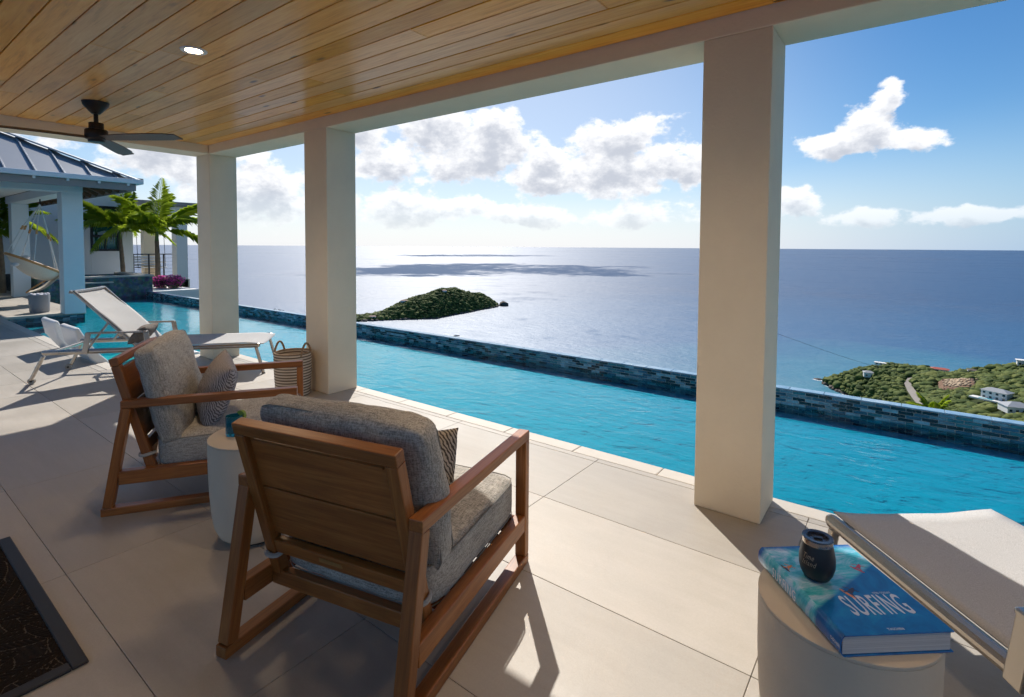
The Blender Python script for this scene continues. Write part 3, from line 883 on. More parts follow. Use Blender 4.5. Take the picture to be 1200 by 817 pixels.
# waterline mosaic on the other pool edges
def mosaic_strip(x0, y0, x1, y1, nx, ny, parent, rows=5):
    L = math.hypot(x1 - x0, y1 - y0); d = ((x1 - x0) / L, (y1 - y0) / L); mb = MB(); idx = []
    n = int(L / TW)
    for r_ in range(rows):
        for k in range(n):
            s0, s1 = k * TW + .002, (k + 1) * TW - .002; z1 = -.05 - r_ * TH - .002; z0 = z1 - TH + .004
            a = (x0 + d[0] * s0, y0 + d[1] * s0); c = (x0 + d[0] * s1, y0 + d[1] * s1); t = .006
            mb.add([(a[0], a[1], z0), (c[0], c[1], z0), (c[0], c[1], z1), (a[0], a[1], z1),
                    (a[0] + nx * t, a[1] + ny * t, z0), (c[0] + nx * t, c[1] + ny * t, z0), (c[0] + nx * t, c[1] + ny * t, z1), (a[0] + nx * t, a[1] + ny * t, z1)],
                   [(0, 1, 2, 3), (4, 5, 6, 7), (0, 1, 5, 4), (3, 2, 6, 7), (0, 3, 7, 4), (1, 2, 6, 5)])
            idx += [int(rng.choice(6, p=wts))] * 6
    me = mb.mesh('mosaic_band')
    for mt in GT: me.materials.append(mt)
    me.polygons.foreach_set('material_index', idx)
    tag(obj('mosaic_band', me, None, parent), kind='stuff')
mosaic_strip(-13.65, 2.0, -13.65, 3.25, 1, 0, po, 9)
mosaic_strip(-7.06, 3.17, X1, 3.17, 0, 1, po)
mosaic_strip(-13.6, 1.98, -7.1, 1.98, 0, 1, po)

# ------------------------------------------------------------------ veranda
ver = empty('veranda', (-2, 2.8, 0), 0, 'white stucco veranda with square pillars and varnished timber ceiling, around the viewer', 'veranda')
def vpart(name, x0, x1, y0, y1, z0, z1, mat=STUCCO, b=.006):
    o = bbox(name, x0, x1, y0, y1, z0, z1, mat, ver, b, 2); o.location = o.location - ver.location; return o
PYA, PYB = 2.815, 3.135
for (a, b_) in ((-7.05, -6.695), (-4.655, -4.29), (-.886, -.553), (3.15, 3.48)):
    vpart('pillar', a, b_, PYA, PYB, 0, 2.4805)
vpart('beam', -7.052, 4.2, PYA - .002, PYB + .002, 2.48, 2.95)
vpart('beam', -7.052, -6.695, -1.6, PYA - .003, 2.48, 2.95)
vpart('roof_slab', -7.3, 4.4, -1.7, 3.3, 2.951, 3.1, STUCCO, .004)
def plank_mat():
    m = NT('varnished_cypress')
    v = m.coords((1.6, 22, 22)); n = m.noise(v, 1, 6, .62, 1.6)
    v2 = m.coords((5, 120, 120)); n2 = m.noise(v2, 1, 3, .6)
    f = m.math('ADD', m.math('MULTIPLY', n, .72), m.math('MULTIPLY', n2, .28))
    col = m.ramp(f, [(.30, (.56, .24, .065)), (.48, (.78, .385, .11)), (.70, (.88, .52, .18))])
    # knots
    vo = m.node('ShaderNodeTexVoronoi'); vo.inputs['Scale'].default_value = 1.0; vo.inputs['Randomness'].default_value = 1.0
    m.l.new(m.coords((2.0, 7.0, 7.0)), vo.inputs['Vector'])
    kn = m.ramp(vo.outputs['Distance'], [(.05, (1, 1, 1)), (.13, (0, 0, 0))])
    col = m.mix(m.math('MULTIPLY', kn, .85), col, (.10, .045, .02))
    oi = m.node('ShaderNodeObjectInfo')
    hs = m.node('ShaderNodeHueSaturation')
    m.l.new(m.math('ADD', m.math('MULTIPLY', oi.outputs['Random'], .30), .85), hs.inputs['Value'])
    wn_ = m.node('ShaderNodeTexWhiteNoise', noise_dimensions='1D'); m.l.new(oi.outputs['Random'], wn_.inputs['W'])
    m.l.new(m.math('ADD', m.math('MULTIPLY', wn_.outputs['Value'], .22), .92), hs.inputs['Saturation'])
    m.l.new(col, hs.inputs['Color']); m.color(hs.outputs[0])
    m.set(Roughness=.28, Specular_IOR_Level=.22)
    m.bump(m.noise(m.coords((1, 6, 6)), 1, 3, .5), .12, .004)
    return m.m
PLANK = plank_mat()
ZC = 2.58
b = MB(); b.box(-6.694, 4.2, -1.6, PYA - .004, ZC + .016, 2.9499)
cl = b.build('ceiling', plain('dark_roof_void', (.05, .03, .018), .9), ver, loc=-ver.location)
y = PYA - .004; k = 0
pr_ = random.Random(4)
while y > -1.55:
    pw_ = .1405; x = -6.694 - pr_.uniform(0, 2.4)
    while x < 4.2:
        L = pr_.choice((2.44, 3.05, 3.66, 4.27)); a0, a1 = max(x, -6.692), min(x + L, 4.2)
        if a1 - a0 > .05:
            o = bbox('plank', a0 + .0006, a1 - .0006, y - pw_ + .0025, y - .0025, ZC, ZC + .0155, PLANK, cl, .0045, 2)
        x += L
    y -= pw_
# recessed downlights, all lit; the one in view and two unseen ones added as fill light
LENS = emis('lit_lens', (1, .93, .82), 6.0)
DL = [((-3.504, 1.397), 'round white recessed downlight glowing in the timber ceiling'),
      ((-1.10, 1.397), 'unseen recessed downlight added as warm fill above the near chair'), ((1.30, 1.397), 'unseen recessed downlight added as warm fill above the right lounger')
      ]
for (x_, y_), lab in DL:
    dl = empty('downlight', (x_, y_, ZC), 0, lab, 'light', 'ceiling downlights')
    b = MB(); b.lathe([(.045, -.003), (.052, -.007), (.070, -.006), (.074, 0), (.074, .002)], 40); b.build('trim_ring', WHITE_PAINT, dl, True)
    b = MB(); b.lathe([(.0, -.0035), (.046, -.0035)], 40); b.build('lens', LENS, dl)
    ld = bpy.data.lights.new('lamp', 'SPOT'); ld.energy = 38; ld.color = (1, .74, .48); ld.spot_size = R(150); ld.spot_blend = .8; ld.shadow_soft_size = .16
    lo = bpy.data.objects.new('lamp', ld); C.objects.link(lo); lo.parent = dl; lo.location = (0, 0, -.02)

# ceiling fan
BRONZE = DARKMETAL
fn = empty('ceiling_fan', (-5.45, 1.41, ZC), 0, 'dark bronze ceiling fan with three slim brown blades', 'fan')
b = MB(); b.lathe([(.0, -.10), (.028, -.098), (.05, -.075), (.088, -.028), (.095, 0)], 32); b.build('ceiling_canopy', BRONZE, fn, True)
b = MB(); b.tube([(0, 0, -.09), (0, 0, -.19)], .017, 12); b.build('downrod', BRONZE, fn, True)
b = MB(); b.lathe([(.02, -.17), (.05, -.172), (.052, -.176), (.052, -.222), (.075, -.228), (.08, -.236), (.08, -.30), (.076, -.306), (.06, -.312), (.058, -.33), (.0, -.334)][::-1], 32); b.build('motor', BRONZE, fn, True)
BLADE = plain('brown_fan_blade', (.085, .055, .042), .5, .1, 20)
for k in range(3):
    a0 = R(26 + 120 * k)
    n = 16; V = []; F = []
    for i in range(n):
        t = i / (n - 1); r = .06 + t * .72; wd = .036 + .024 * math.sin(math.pi * min(1, t * 1.15) * .55) ; wd *= 1 if t < .93 else .8
        tw = R(20 - 8 * t); sag = .012 * t * t
        for s, th in ((-1, 0), (1, 0), (1, -.007), (-1, -.007)):
            off = s * wd * math.cos(tw) + .02 * t; z = -s * wd * math.sin(tw) * 1.0 - .292 - sag + th
            V.append((r, off, z))
    for i in range(n - 1):
        for q in range(4): F.append((i * 4 + q, i * 4 + (q + 1) % 4, (i + 1) * 4 + (q + 1) % 4, (i + 1) * 4 + q))
    F += [(0, 1, 2, 3), tuple((n - 1) * 4 + q for q in (3, 2, 1, 0))]
    obj('blade', mesh('blade', V, F), BLADE, fn, rot=(0, 0, a0))

# ------------------------------------------------------------------ soft goods
def soft_box(name, w, d, h, k=7.0, bulge=.02, wr=.004, n=16, seed=0, edge=1.0):
    """box cushion: rounded, puffed faces, slight wrinkles"""
    V = {}; vs = []; F = []
    def vid(p):
        key = tuple(round(c, 5) for c in p)
        if key not in V: V[key] = len(vs); vs.append(p)
        return V[key]
    for ax in range(3):
        for s in (-1, 1):
            for i in range(n):
                for j in range(n):
                    q = []
                    for (a, b) in ((i, j), (i + 1, j), (i + 1, j + 1), (i, j + 1)):
                        u, v = math.sin((a / n * 2 - 1) * math.pi / 2 * .86) / math.sin(math.pi / 2 * .86), math.sin((b / n * 2 - 1) * math.pi / 2 * .86) / math.sin(math.pi / 2 * .86)
                        p = [0, 0, 0]; p[ax] = s; p[(ax + 1) % 3] = u; p[(ax + 2) % 3] = v
                        q.append(vid(tuple(p)))
                    F.append(q if s > 0 else q[::-1])
    P = np.array(vs, float)
    nrm = (np.abs(P) ** k).sum(1) ** (1 / k)
    Q = P / nrm[:, None]
    out = Q * np.array([w / 2, d / 2, h / 2])
    f = (1 - np.clip(Q[:, 0] ** 2, 0, 1)) * (1 - np.clip(Q[:, 1] ** 2, 0, 1))
    out[:, 2] += np.sign(Q[:, 2]) * np.abs(Q[:, 2]) * bulge * f ** .7
    out[:, 0] += np.sign(Q[:, 0]) * np.abs(Q[:, 0]) ** 3 * bulge * .35 * (1 - Q[:, 2] ** 2) * (1 - Q[:, 1] ** 2)
    out[:, 1] += np.sign(Q[:, 1]) * np.abs(Q[:, 1]) ** 3 * bulge * .35 * (1 - Q[:, 2] ** 2) * (1 - Q[:, 0] ** 2)
    wv = fbm(out[:, 0] * 9 + seed * 7 + out[:, 2] * 5, out[:, 1] * 9 + out[:, 2] * 4, 3, seed) - .5
    wv2 = fbm(out[:, 0] * 22 + seed * 3 + out[:, 2] * 16, out[:, 1] * 22 + out[:, 2] * 9, 2, seed + 4) - .5
    out += (P / np.linalg.norm(P, axis=1)[:, None]) * (wv * wr * 4 + wv2 * wr * 1.5)[:, None]
    return np_mesh(name, out, np.array(F), True)
def seam(name, w, d, z, k, r, mat, parent, bulge=0, loc=(0, 0, 0), rot=None):
    """piping cord round a cushion edge"""
    pts = []
    for i in range(72):
        a = 2 * math.pi * i / 72; c, s = math.cos(a), math.sin(a)
        m = (abs(c) ** k + abs(s) ** k) ** (-1 / k); pts.append((w / 2 * c * m, d / 2 * s * m, z))
    b = MB(); b.tube(pts, r, 6, closed=True)
    return b.build(name, mat, parent, True, loc, rot)
def knife_pillow(name, w, h, t, n=28, seed=0, wr=.006):
    """throw pillow lying in XZ, thickness along Y, pinched corners"""
    V = []; F = []
    for s in (1, -1):
        for i in range(n + 1):
            for j in range(n + 1):
                u, v = i / n * 2 - 1, j / n * 2 - 1
                e = max(0.0, (1 - abs(u) ** 2.6) * (1 - abs(v) ** 2.6)) ** .55
                pin = 1 - .07 * (1 - v * v) * abs(u) ** 2; pin2 = 1 - .07 * (1 - u * u) * abs(v) ** 2
                x, z = u * w / 2 * pin, v * h / 2 * pin2
                nz = float(fbm(u * 3 + seed, v * 3 + seed * 2, 3, seed)) - .5
                V.append((x, s * (t / 2 * e + nz * wr * 3 * e), z))
    N = (n + 1) ** 2
    for i in range(n):
        for j in range(n):
            a = i * (n + 1) + j
            F.append((a, a + n + 1, a + n + 2, a + 1)); F.append((N + a, N + a + 1, N + a + n + 2, N + a + n + 1))
    me = mesh(name, V, F, True)
    bm = bmesh.new(); bm.from_mesh(me); bmesh.ops.remove_doubles(bm, verts=bm.verts, dist=1e-5); bm.normal_update(); bm.to_mesh(me); bm.free()
    return me
def zebra_mat(name, a, b, scale=24):
    m = NT(name); v = m.coords()
    wv = m.node('ShaderNodeTexWave', wave_type='BANDS', bands_direction='DIAGONAL'); wv.inputs['Scale'].default_value = scale
    wv.inputs['Distortion'].default_value = 5.5; wv.inputs['Detail'].default_value = 2.5; wv.inputs['Detail Scale'].default_value = 1.3
    m.l.new(v, wv.inputs['Vector'])
    m.color(m.ramp(wv.outputs['Fac'], [(.38, a), (.58, b)])); m.set(Roughness=.95, Specular_IOR_Level=.15)
    m.bump(m.noise(v, 320, 2, .6), .4, .001)
    return m.m
ZEBRA = zebra_mat('striped_pillow_fabric', (.13, .115, .12), (.44, .41, .41), 34)
CORD = plain('grey_strap', (.42, .40, .37), .9, .05)
PIPE = plain('dark_piping', (.24, .225, .20), .9, .1, 200)

# ------------------------------------------------------------------ lounge chairs
def make_chair(pos, th, label, seed):
    e = empty('lounge_chair', (*pos, 0), th, label, 'chair', 'teak lounge chairs')
    W, D = .77, .93; HF = .592; a = .05
    for s in (-1, 1):
        xc = s * (W / 2 - a / 2)
        bar('armrest', (xc, -.376, HF - .02), (xc, .465, HF - .02), a, .04, TEAK, e)
        bar('leg', (xc, .4445, 0.0405), (xc, .4445, HF - .0405), a - .001, .041, TEAK, e, up=(0, 1, 0))
        bar('leg', (xc, -.449 + .0055, 0.0405), (xc, -.3535, HF - .0405), a - .001, .045, TEAK, e, up=(0, 1, 0))
        bar('runner', (xc, -.472, .020), (xc, .465, .020), a, .040, TEAK, e)
        bar('side_rail', (xc, -.392, .19), (xc, .4236, .19), a - .004, .07, TEAK, e)
        xs = s * (.335 - .0225)
        bar('back_stile', (xs, -.2515, .175), (xs, -.408, .765), .045, .042, TEAK, e, up=(0, 1, 0))
    dy = lambda z: -.2515 + (z - .175) * (-.408 + .2515) / (.765 - .175)
    upv_ = Vector((0, -.1565, .59)).normalized()
    bar('top_rail', (-.335, dy(.786), .786), (.335, dy(.786), .786), .042, .042, TEAK, e, up=upv_)
    for (z0, z1) in ((.567, .748), (.372, .560)):
        zc = (z0 + z1) / 2
        bar('back_board', (-.2895, dy(zc) + .008, zc), (.2895, dy(zc) + .008, zc), .016, (z1 - z0) / .966, TEAK, e, .002, up=upv_)
    bar('trim_lip', (-.27, dy(.742) - .004, .742), (.27, dy(.742) - .004, .742), .012, .008, TEAK, e, .001, up=upv_)
    bar('back_rail', (-.2895, dy(.322), .322), (.2895, dy(.322), .322), .03, .055, TEAK, e, up=upv_)
    bar('rear_rail', (-.335, -.262, .183), (.335, -.262, .183), .035, .056, TEAK, e)
    bar('front_rail', (-.335, .40, .19), (.335, .40, .19), .03, .07, TEAK, e)
    for k in range(6):
        y_ = -.17 + k * .105
        bar('seat_slat', (-.3345, y_, .198), (.3345, y_, .198), .055, .016, TEAK, e, .002)
    b = MB(); b.box(-.05, .05, -.0012, .0012, -.008, .008)
    b.build('maker_plate', plain('brass_plate', (.42, .26, .10), .4, .2, 200, metallic=.6), e, loc=(-.03, dy(.322) - .0165, .322), rot=(math.atan2(.1565, .59), 0, 0))
    # cushions
    sc_ = obj('seat_cushion', soft_box('seat_cushion', .668, .70, .160, 10, .020, .0028, 18, seed), GREY_FABRIC, e, (0, .105, .293), (R(2.2), 0, 0))
    seam('piping', .668, .70, .070, 10, .0028, PIPE, sc_); seam('piping', .668, .70, -.070, 10, .0028, PIPE, sc_)
    bc = obj('back_cushion', soft_box('back_cushion', .70, .53, .090, 13, .048, .0065, 24, seed + 3), GREY_FABRIC, e, (0, -.222, .588), (R(90 + 13), 0, 0))
    seam('piping', .70, .53, .037, 13, .0024, PIPE, bc); seam('piping', .70, .53, -.037, 13, .0024, PIPE, bc)
    for s in (-1, 1):
        b = MB(); pts = [(s * .3125 + .03 * math.cos(t), dy(.285) + .032 * math.sin(t), .285 + .004 * math.sin(2 * t)) for t in [2 * math.pi * k / 20 for k in range(20)]]
        b.tube(pts, .009, 6, closed=True); b.build('strap', CORD, e, True)
    return e
make_chair((-1.571, 1.312), R(13.35), 'teak lounge chair in front seen from behind, grey cushions', 1)
make_chair((-3.312, 1.419), R(-33.4), 'teak lounge chair seen from the side, beyond the small round table', 2)
def chair_pt(pos, th, l):
    c, s = math.cos(th), math.sin(th); return (pos[0] + c * l[0] - s * l[1], pos[1] + s * l[0] + c * l[1], l[2])
p = chair_pt((-3.312, 1.419), R(-33.4), (.06, .005, .545))
tag(obj('throw_pillow', knife_pillow('throw_pillow', .40, .38, .17, 28, 5), ZEBRA, None, p, (R(-20), R(8), R(-33.4 + 14))), 'striped throw pillow leaning on the side-on chair', 'pillow')
p = chair_pt((-1.571, 1.312), R(13.35), (.10, -.01, .53))
tag(obj('throw_pillow', knife_pillow('throw_pillow', .40, .34, .16, 28, 8), zebra_mat('striped_pillow_fabric_warm', (.07, .06, .055), (.40, .36, .32), 30), None, p, (R(-24), R(-12), R(13.35 - 8))), 'striped throw pillow on the near chair, half hidden behind its armrest', 'pillow')

# ------------------------------------------------------------------ drum side tables
def drum_table(pos, label):
    e = empty('side_table', (*pos, 0), 0, label, 'table', 'round concrete side tables')
    b = MB(); r = .200; H = .49
    prof = [(0, .012), (.120, .012), (.140, .016), (.160, .034), (.178, .075), (.188, .14), (.195, .23), (.199, .33), (r, .42), (r, H - .012)]
    b.lathe(prof, 64); b.build('drum', CONCRETE, e, True)
    b = MB(); b.lathe([(r - .001, H - .012), (r + .0005, H - .010), (r + .0005, H - .003), (r - .004, H), (0, H)], 64); b.build('table_top', CONCRETE, e, True)
    b = MB(); b.lathe([(.11, 0), (.118, .0), (.118, .014)], 40); b.build('foot_ring', plain('black_rubber', (.02, .02, .02), .8), e, True)
    return e
drum_table((-2.49, 1.232), 'pale round drum side table between the two lounge chairs')
drum_table((-.101, 1.552), 'pale round drum side table in the foreground carrying the book')

# blue tumbler with a lime wedge
gl = empty('drinking_glass', (-2.548, 1.162, .491), 0, 'teal blue tumbler with a lime wedge on the small round table', 'glass')
m = NT('teal_glass'); m.color((.02, .30, .42)); m.set(Roughness=.06, Transmission_Weight=.65, IOR=1.45)
TEALG = m.m
b = MB(); b.lathe([(0, .0), (.034, .0), (.0365, .005), (.037, .092), (.0345, .092), (.0335, .012), (0, .010)], 36); b.build('tumbler', TEALG, gl, True)
b = MB(); b.lathe([(0, .011), (.0333, .0125), (.034, .066), (0, .0665)], 30); b.build('drink', plain('blue_drink', (.02, .16, .26), .1), gl, True)
V = [(0, 0, 0)]; F = []
for s in (-1, 1):
    for i in range(13):
        a = math.pi * i / 12; V.append((.024 * math.cos(a), s * .007, -.004 + .026 * math.sin(a)))
for s in (0, 13): F.append(tuple(range(1 + s, 14 + s)) if s else tuple(range(13, 0, -1)))
for i in range(12): F.append((1 + i, 2 + i, 15 + i, 14 + i))
F.append((1, 14, 26, 13))
obj('lime_wedge', mesh('lime_wedge', V, F), plain('lime_peel', (.22, .30, .03), .5, .2, 40), gl, (.004, .034, .088), (0, R(35), R(20)))

# ------------------------------------------------------------------ book
TB = .4905
bk_ang = R(51.0)         # long axis runs at 141 degrees from +Y; local x across the cover, y up the cover
bk = empty('book', (-.101, 1.555, TB), R(40.6), 'large blue hardback surfing book on the foreground side table', 'book')
BW, BH, BT = .257, .343, .050
# local frame: +y towards the head of the cover (away from the viewer), +x to the fore edge
def cover_mat():
    m = NT('printed_surf_cover'); v = m.coords(rnd=False)
    sp = m.node('ShaderNodeSeparateXYZ'); m.l.new(v, sp.inputs[0])
    n = m.noise(v, 9, 6, .65, 1.0); n2 = m.noise(m.coords((8, 20, 8), False), 1, 6, .7, 1.2)
    deep = m.ramp(n, [(.25, (.003, .065, .24)), (.5, (.004, .14, .42)), (.75, (.008, .28, .55))])
    wave = m.ramp(n2, [(.30, (.01, .22, .36)), (.45, (.06, .46, .58)), (.58, (.34, .58, .78)), (.70, (.60, .76, .90))])
    # wave picture fills the upper left beyond a slanting edge
    d = m.math('ADD', m.math('MULTIPLY', sp.outputs['Y'], 1.0), m.math('MULTIPLY', sp.outputs['X'], -.62))
    edge = m.node('ShaderNodeMapRange'); edge.inputs['From Min'].default_value = -.006; edge.inputs['From Max'].default_value = .006
    m.l.new(d, edge.inputs['Value'])
    top = m.node('ShaderNodeMapRange'); top.inputs['From Min'].default_value = .145; top.inputs['From Max'].default_value = .165
    m.l.new(m.math('ADD', sp.outputs['Y'], m.math('MULTIPLY', m.math('SUBTRACT', n, .5), .05)), top.inputs['Value'])
    col = m.mix(edge.outputs[0], deep, wave)
    col = m.mix(top.outputs[0], col, (.01, .09, .36))
    m.color(col); m.set(Roughness=.22, Specular_IOR_Level=.5, Coat_Weight=.3, Coat_Roughness=.1)
    return m.m
COVER = cover_mat()
o = bbox('front_cover', -BW / 2 + .004, BW / 2 + .004, -BH / 2, BH / 2, BT - .0035, BT, COVER, bk, .0012)
fc = o
o = bbox('back_cover', -BW / 2 + .004, BW / 2 + .004, -BH / 2, BH / 2, 0, .0035, COVER, bk, .0012)
# rounded spine
V = []; F = []; n = 13
for s in (-1, 1):
    for i in range(n):
        a = -math.pi / 2 + math.pi * i / (n - 1)
        for rr in (1.0, .80):
            V.append((-BW / 2 + .006 - .014 * math.cos(a) * rr, s * BH / 2, BT / 2 + (BT / 2) * math.sin(a) * (1 if rr == 1 else .9)))
for i in range(n - 1):
    a, b_ = 2 * i, 2 * n + 2 * i
    F += [(a, a + 2, b_ + 2, b_), (a + 1, b_ + 1, b_ + 3, a + 3), (a, a + 1, a + 3, a + 2), (b_, b_ + 2, b_ + 3, b_ + 1)]
spn = obj('spine', mesh('spine', V, F, True), COVER, bk); auto_smooth(spn.data)
m = NT('page_edges'); sp = m.noise(m.coords((1.5, 1.5, 900), False), 1, 2, .6)
m.color(m.ramp(sp, [(.3, (.38, .37, .38)), (.7, (.62, .61, .61))])); m.set(Roughness=.8)
bbox('page_block', -BW / 2 + .001, BW / 2 - .001, -BH / 2 + .004, BH / 2 - .004, .0036, BT - .0036, m.m, bk, .001)
def text_mesh(txt, size, bold=0.0, shear=0.0, align='LEFT'):
    cu = bpy.data.curves.new('t', 'FONT'); cu.body = txt; cu.size = size; cu.offset = bold; cu.shear = shear; cu.align_x = align
    cu.resolution_u = 3; cu.space_character = 1.12
    to = bpy.data.objects.new('t', cu); C.objects.link(to)
    dg = bpy.context.evaluated_depsgraph_get(); dg.update()
    me = bpy.data.meshes.new_from_object(to.evaluated_get(dg))
    bpy.data.objects.remove(to); bpy.data.curves.remove(cu)
    return me
def fit_text(txt, w, h, bold=.0, shear=0.0):
    me = text_mesh(txt, 1.0, bold, shear)
    co = np.zeros(len(me.vertices) * 3); me.vertices.foreach_get('co', co); co = co.reshape(-1, 3)
    mn, mx = co.min(0), co.max(0)
    co[:, 0] = (co[:, 0] - (mn[0] + mx[0]) / 2) / (mx[0] - mn[0]) * w
    co[:, 1] = (co[:, 1] - (mn[1] + mx[1]) / 2) / (mx[1] - mn[1]) * h
    me.vertices.foreach_set('co', co.ravel()); me.update(); me.materials.clear()
    return me
INK = plain('pale_print', (.55, .60, .74), .35, .02)
INKW = plain('white_print', (.75, .77, .8), .4, .02)
t = obj('title_lettering', fit_text('SURFING', .152, .070, .012), INK, fc, (.016, -.078, .00196)); t.name = 'title_lettering'
obj('subtitle_lettering', fit_text('1778\u2013TODAY', .046, .0075, .01), INK, fc, (.062, -.038, .00196))
obj('publisher_lettering', fit_text('TASCHEN', .038, .007, .02), INK, fc, (.0, -.158, .00196))
sx_ = -BW / 2 + .006 - .01425
rot = Matrix(((0, 0, -1), (-1, 0, 0), (0, 1, 0))).to_euler()   # reads down the spine
obj('spine_lettering', fit_text('SURFING', .105, .026, .008), INKW, bk, (sx_, .045, BT / 2), rot)
obj('spine_lettering', fit_text('TASCHEN', .030, .007, .02), INKW, bk, (sx_, -.155, BT / 2), rot)
# printed surfers (flat print)
def surfer(loc, rz, body, board, s=1.0):
    def poly(pts): return [(x * s, y * s, 0) for x, y in pts]
    V, F = [], []
    for pts in ([(-.004, .002), (.004, .002), (.006, .012), (.003, .018), (-.002, .018), (-.005, .011)],
                [(-.002, .018), (.003, .018), (.0035, .023), (.0, .0245), (-.0025, .022)],
                [(-.005, .016), (-.016, .011), (-.017, .013), (-.005, .0185)], [(.004, .016), (.015, .019), (.015, .021), (.003, .0185)],
                [(-.005, .003), (-.011, -.004), (-.008, -.006), (-.001, .002)], [(.004, .003), (.010, -.003), (.008, -.006), (.0, .002)]):
        b_ = len(V); V += poly(pts); F.append(tuple(range(b_, b_ + len(pts))))
    a = obj('printed_surfer', mesh('printed_surfer', V, F), body, fc, (loc[0], loc[1], .0021), (0, 0, rz))
    V = [(math.cos(2 * math.pi * k / 16) * .019 * s, -.0065 * s + math.sin(2 * math.pi * k / 16) * .0036 * s, 0) for k in range(16)]
    obj('printed_board', mesh('printed_board', V, [tuple(range(16))]), board, a, (0, 0, -.00008), (0, 0, R(-18)))
INKR = plain('red_print', (.42, .03, .07), .4); INKO = plain('orange_print', (.75, .25, .05), .4); INKD = plain('dark_print', (.05, .015, .03), .4)
surfer((.075, .060), R(-40), INKR, INKR, 1.0)
surfer((-.018, -.034), R(-50), INKD, INKO, 1.15)
surfer((-.115, .072), R(-60), INKO, INKD, .9)

# ------------------------------------------------------------------ insulated cup
cup = empty('insulated_cup', (-.164, 1.543, TB + BT + .0005), R(0), 'black stemless insulated cup with clear lid on the blue book', 'cup')
BLK = plain('matt_black_coating', (.012, .014, .018), .38, .05, 60, .1, 300, .0003)
b = MB(); b.lathe([(0, 0), (.024, 0), (.030, .003), (.0375, .016), (.0415, .032), (.0425, .044), (.0415, .060), (.038, .080), (.0355, .0925)], 48); b.build('body', BLK, cup, True)
STEEL = plain('brushed_steel', (.62, .55, .48), .25, .05, 100, metallic=1.0)
b = MB(); b.lathe([(.0355, .0925), (.0358, .0935), (.0350, .104), (.0338, .105), (.0330, .098)], 48); b.build('rim', STEEL, cup, True)
m = NT('smoky_lid'); m.color((.10, .12, .18)); m.set(Roughness=.08, Transmission_Weight=.6, IOR=1.45)
b = MB(); b.lathe([(0, .1005), (.024, .1005), (.0255, .1075), (.0355, .1085), (.0362, .1065), (.0352, .1045), (.0330, .1035), (.0325, .098), (0, .0975)][::-1], 48); b.build('lid', m.m, cup, True)
b = MB(); b.box(-.010, .010, -.0045, .0045, .1006, .1046); b.build('slider', plain('black_slider', (.02, .02, .025), .3), cup, loc=(0, .004, 0), rot=(0, 0, R(20)))
GOLD = plain('pale_script', (.40, .33, .24), .4)
def wrap_text(txt, w, h, zc, ang):
    me = fit_text(txt, w, h, -.006, .35); co = np.zeros(len(me.vertices) * 3); me.vertices.foreach_get('co', co); co = co.reshape(-1, 3)
    z = zc + co[:, 1]; rad = np.interp(z, [.016, .032, .044, .060, .080, .0925], [.0375, .0415, .0425, .0415, .038, .0355]) + .0002
    a = ang + co[:, 0] / .040
    out = np.c_[rad * np.cos(a), rad * np.sin(a), z]
    me.vertices.foreach_set('co', out.ravel()); me.update()
    obj('script_lettering', me, GOLD, cup)
wrap_text('Time', .026, .013, .066, R(-112)); wrap_text('Island', .034, .013, .050, R(-109))

# ------------------------------------------------------------------ sun loungers
ALU = plain('taupe_aluminium', (.46, .42, .37), .22, .04, 20, metallic=.8)
def sling_mat():
    m = NT('white_sling_mesh'); v = m.coords()
    m.color(m.ramp(m.noise(v, 380, 2, .6), [(.35, (.40, .388, .375)), (.65, (.56, .547, .533))])); m.set(Roughness=.8, Specular_IOR_Level=.2)
    m.bump(m.noise(v, 420, 2, .7), .35, .001)
    return m.m
SLING = sling_mat()
def sheet(name, rows, x0, x1, mat, parent, nx=14, sag=.012, t=.006, wr=.003, seed=0):
    """sling: cross rows of (y,z), sagging between the rails"""
    V = []; F = []; m_ = len(rows)
    for s in (1, 0):
        for i, (y_, z_) in enumerate(rows):
            for j in range(nx + 1):
                u = j / nx * 2 - 1
                w_ = wr * (float(fbm(np.array(u * 1.2 + seed), np.array(i * .55 + seed), 2, seed)) - .5) * 4 * (1 - u ** 4)
                V.append((x0 + (x1 - x0) * j / nx, y_, z_ - sag * (1 - u * u) + w_ - (0 if s else t)))
    N = m_ * (nx + 1)
    for i in range(m_ - 1):
        for j in range(nx):
            a = i * (nx + 1) + j
            F.append((a, a + 1, a + nx + 2, a + nx + 1)); F.append((N + a, N + a + nx + 1, N + a + nx + 2, N + a + 1))
    for i in range(m_ - 1):
        a = i * (nx + 1); F.append((a, a + nx + 1, N + a + nx + 1, N + a)); a += nx; F.append((a, N + a, N + a + nx + 1, a + nx + 1))
    for j in range(nx):
        F.append((j, N + j, N + j + 1, j + 1)); a = (m_ - 1) * (nx + 1) + j; F.append((a, a + 1, N + a + 1, N + a))
    return obj(name, mesh(name, V, F, True), mat, parent)
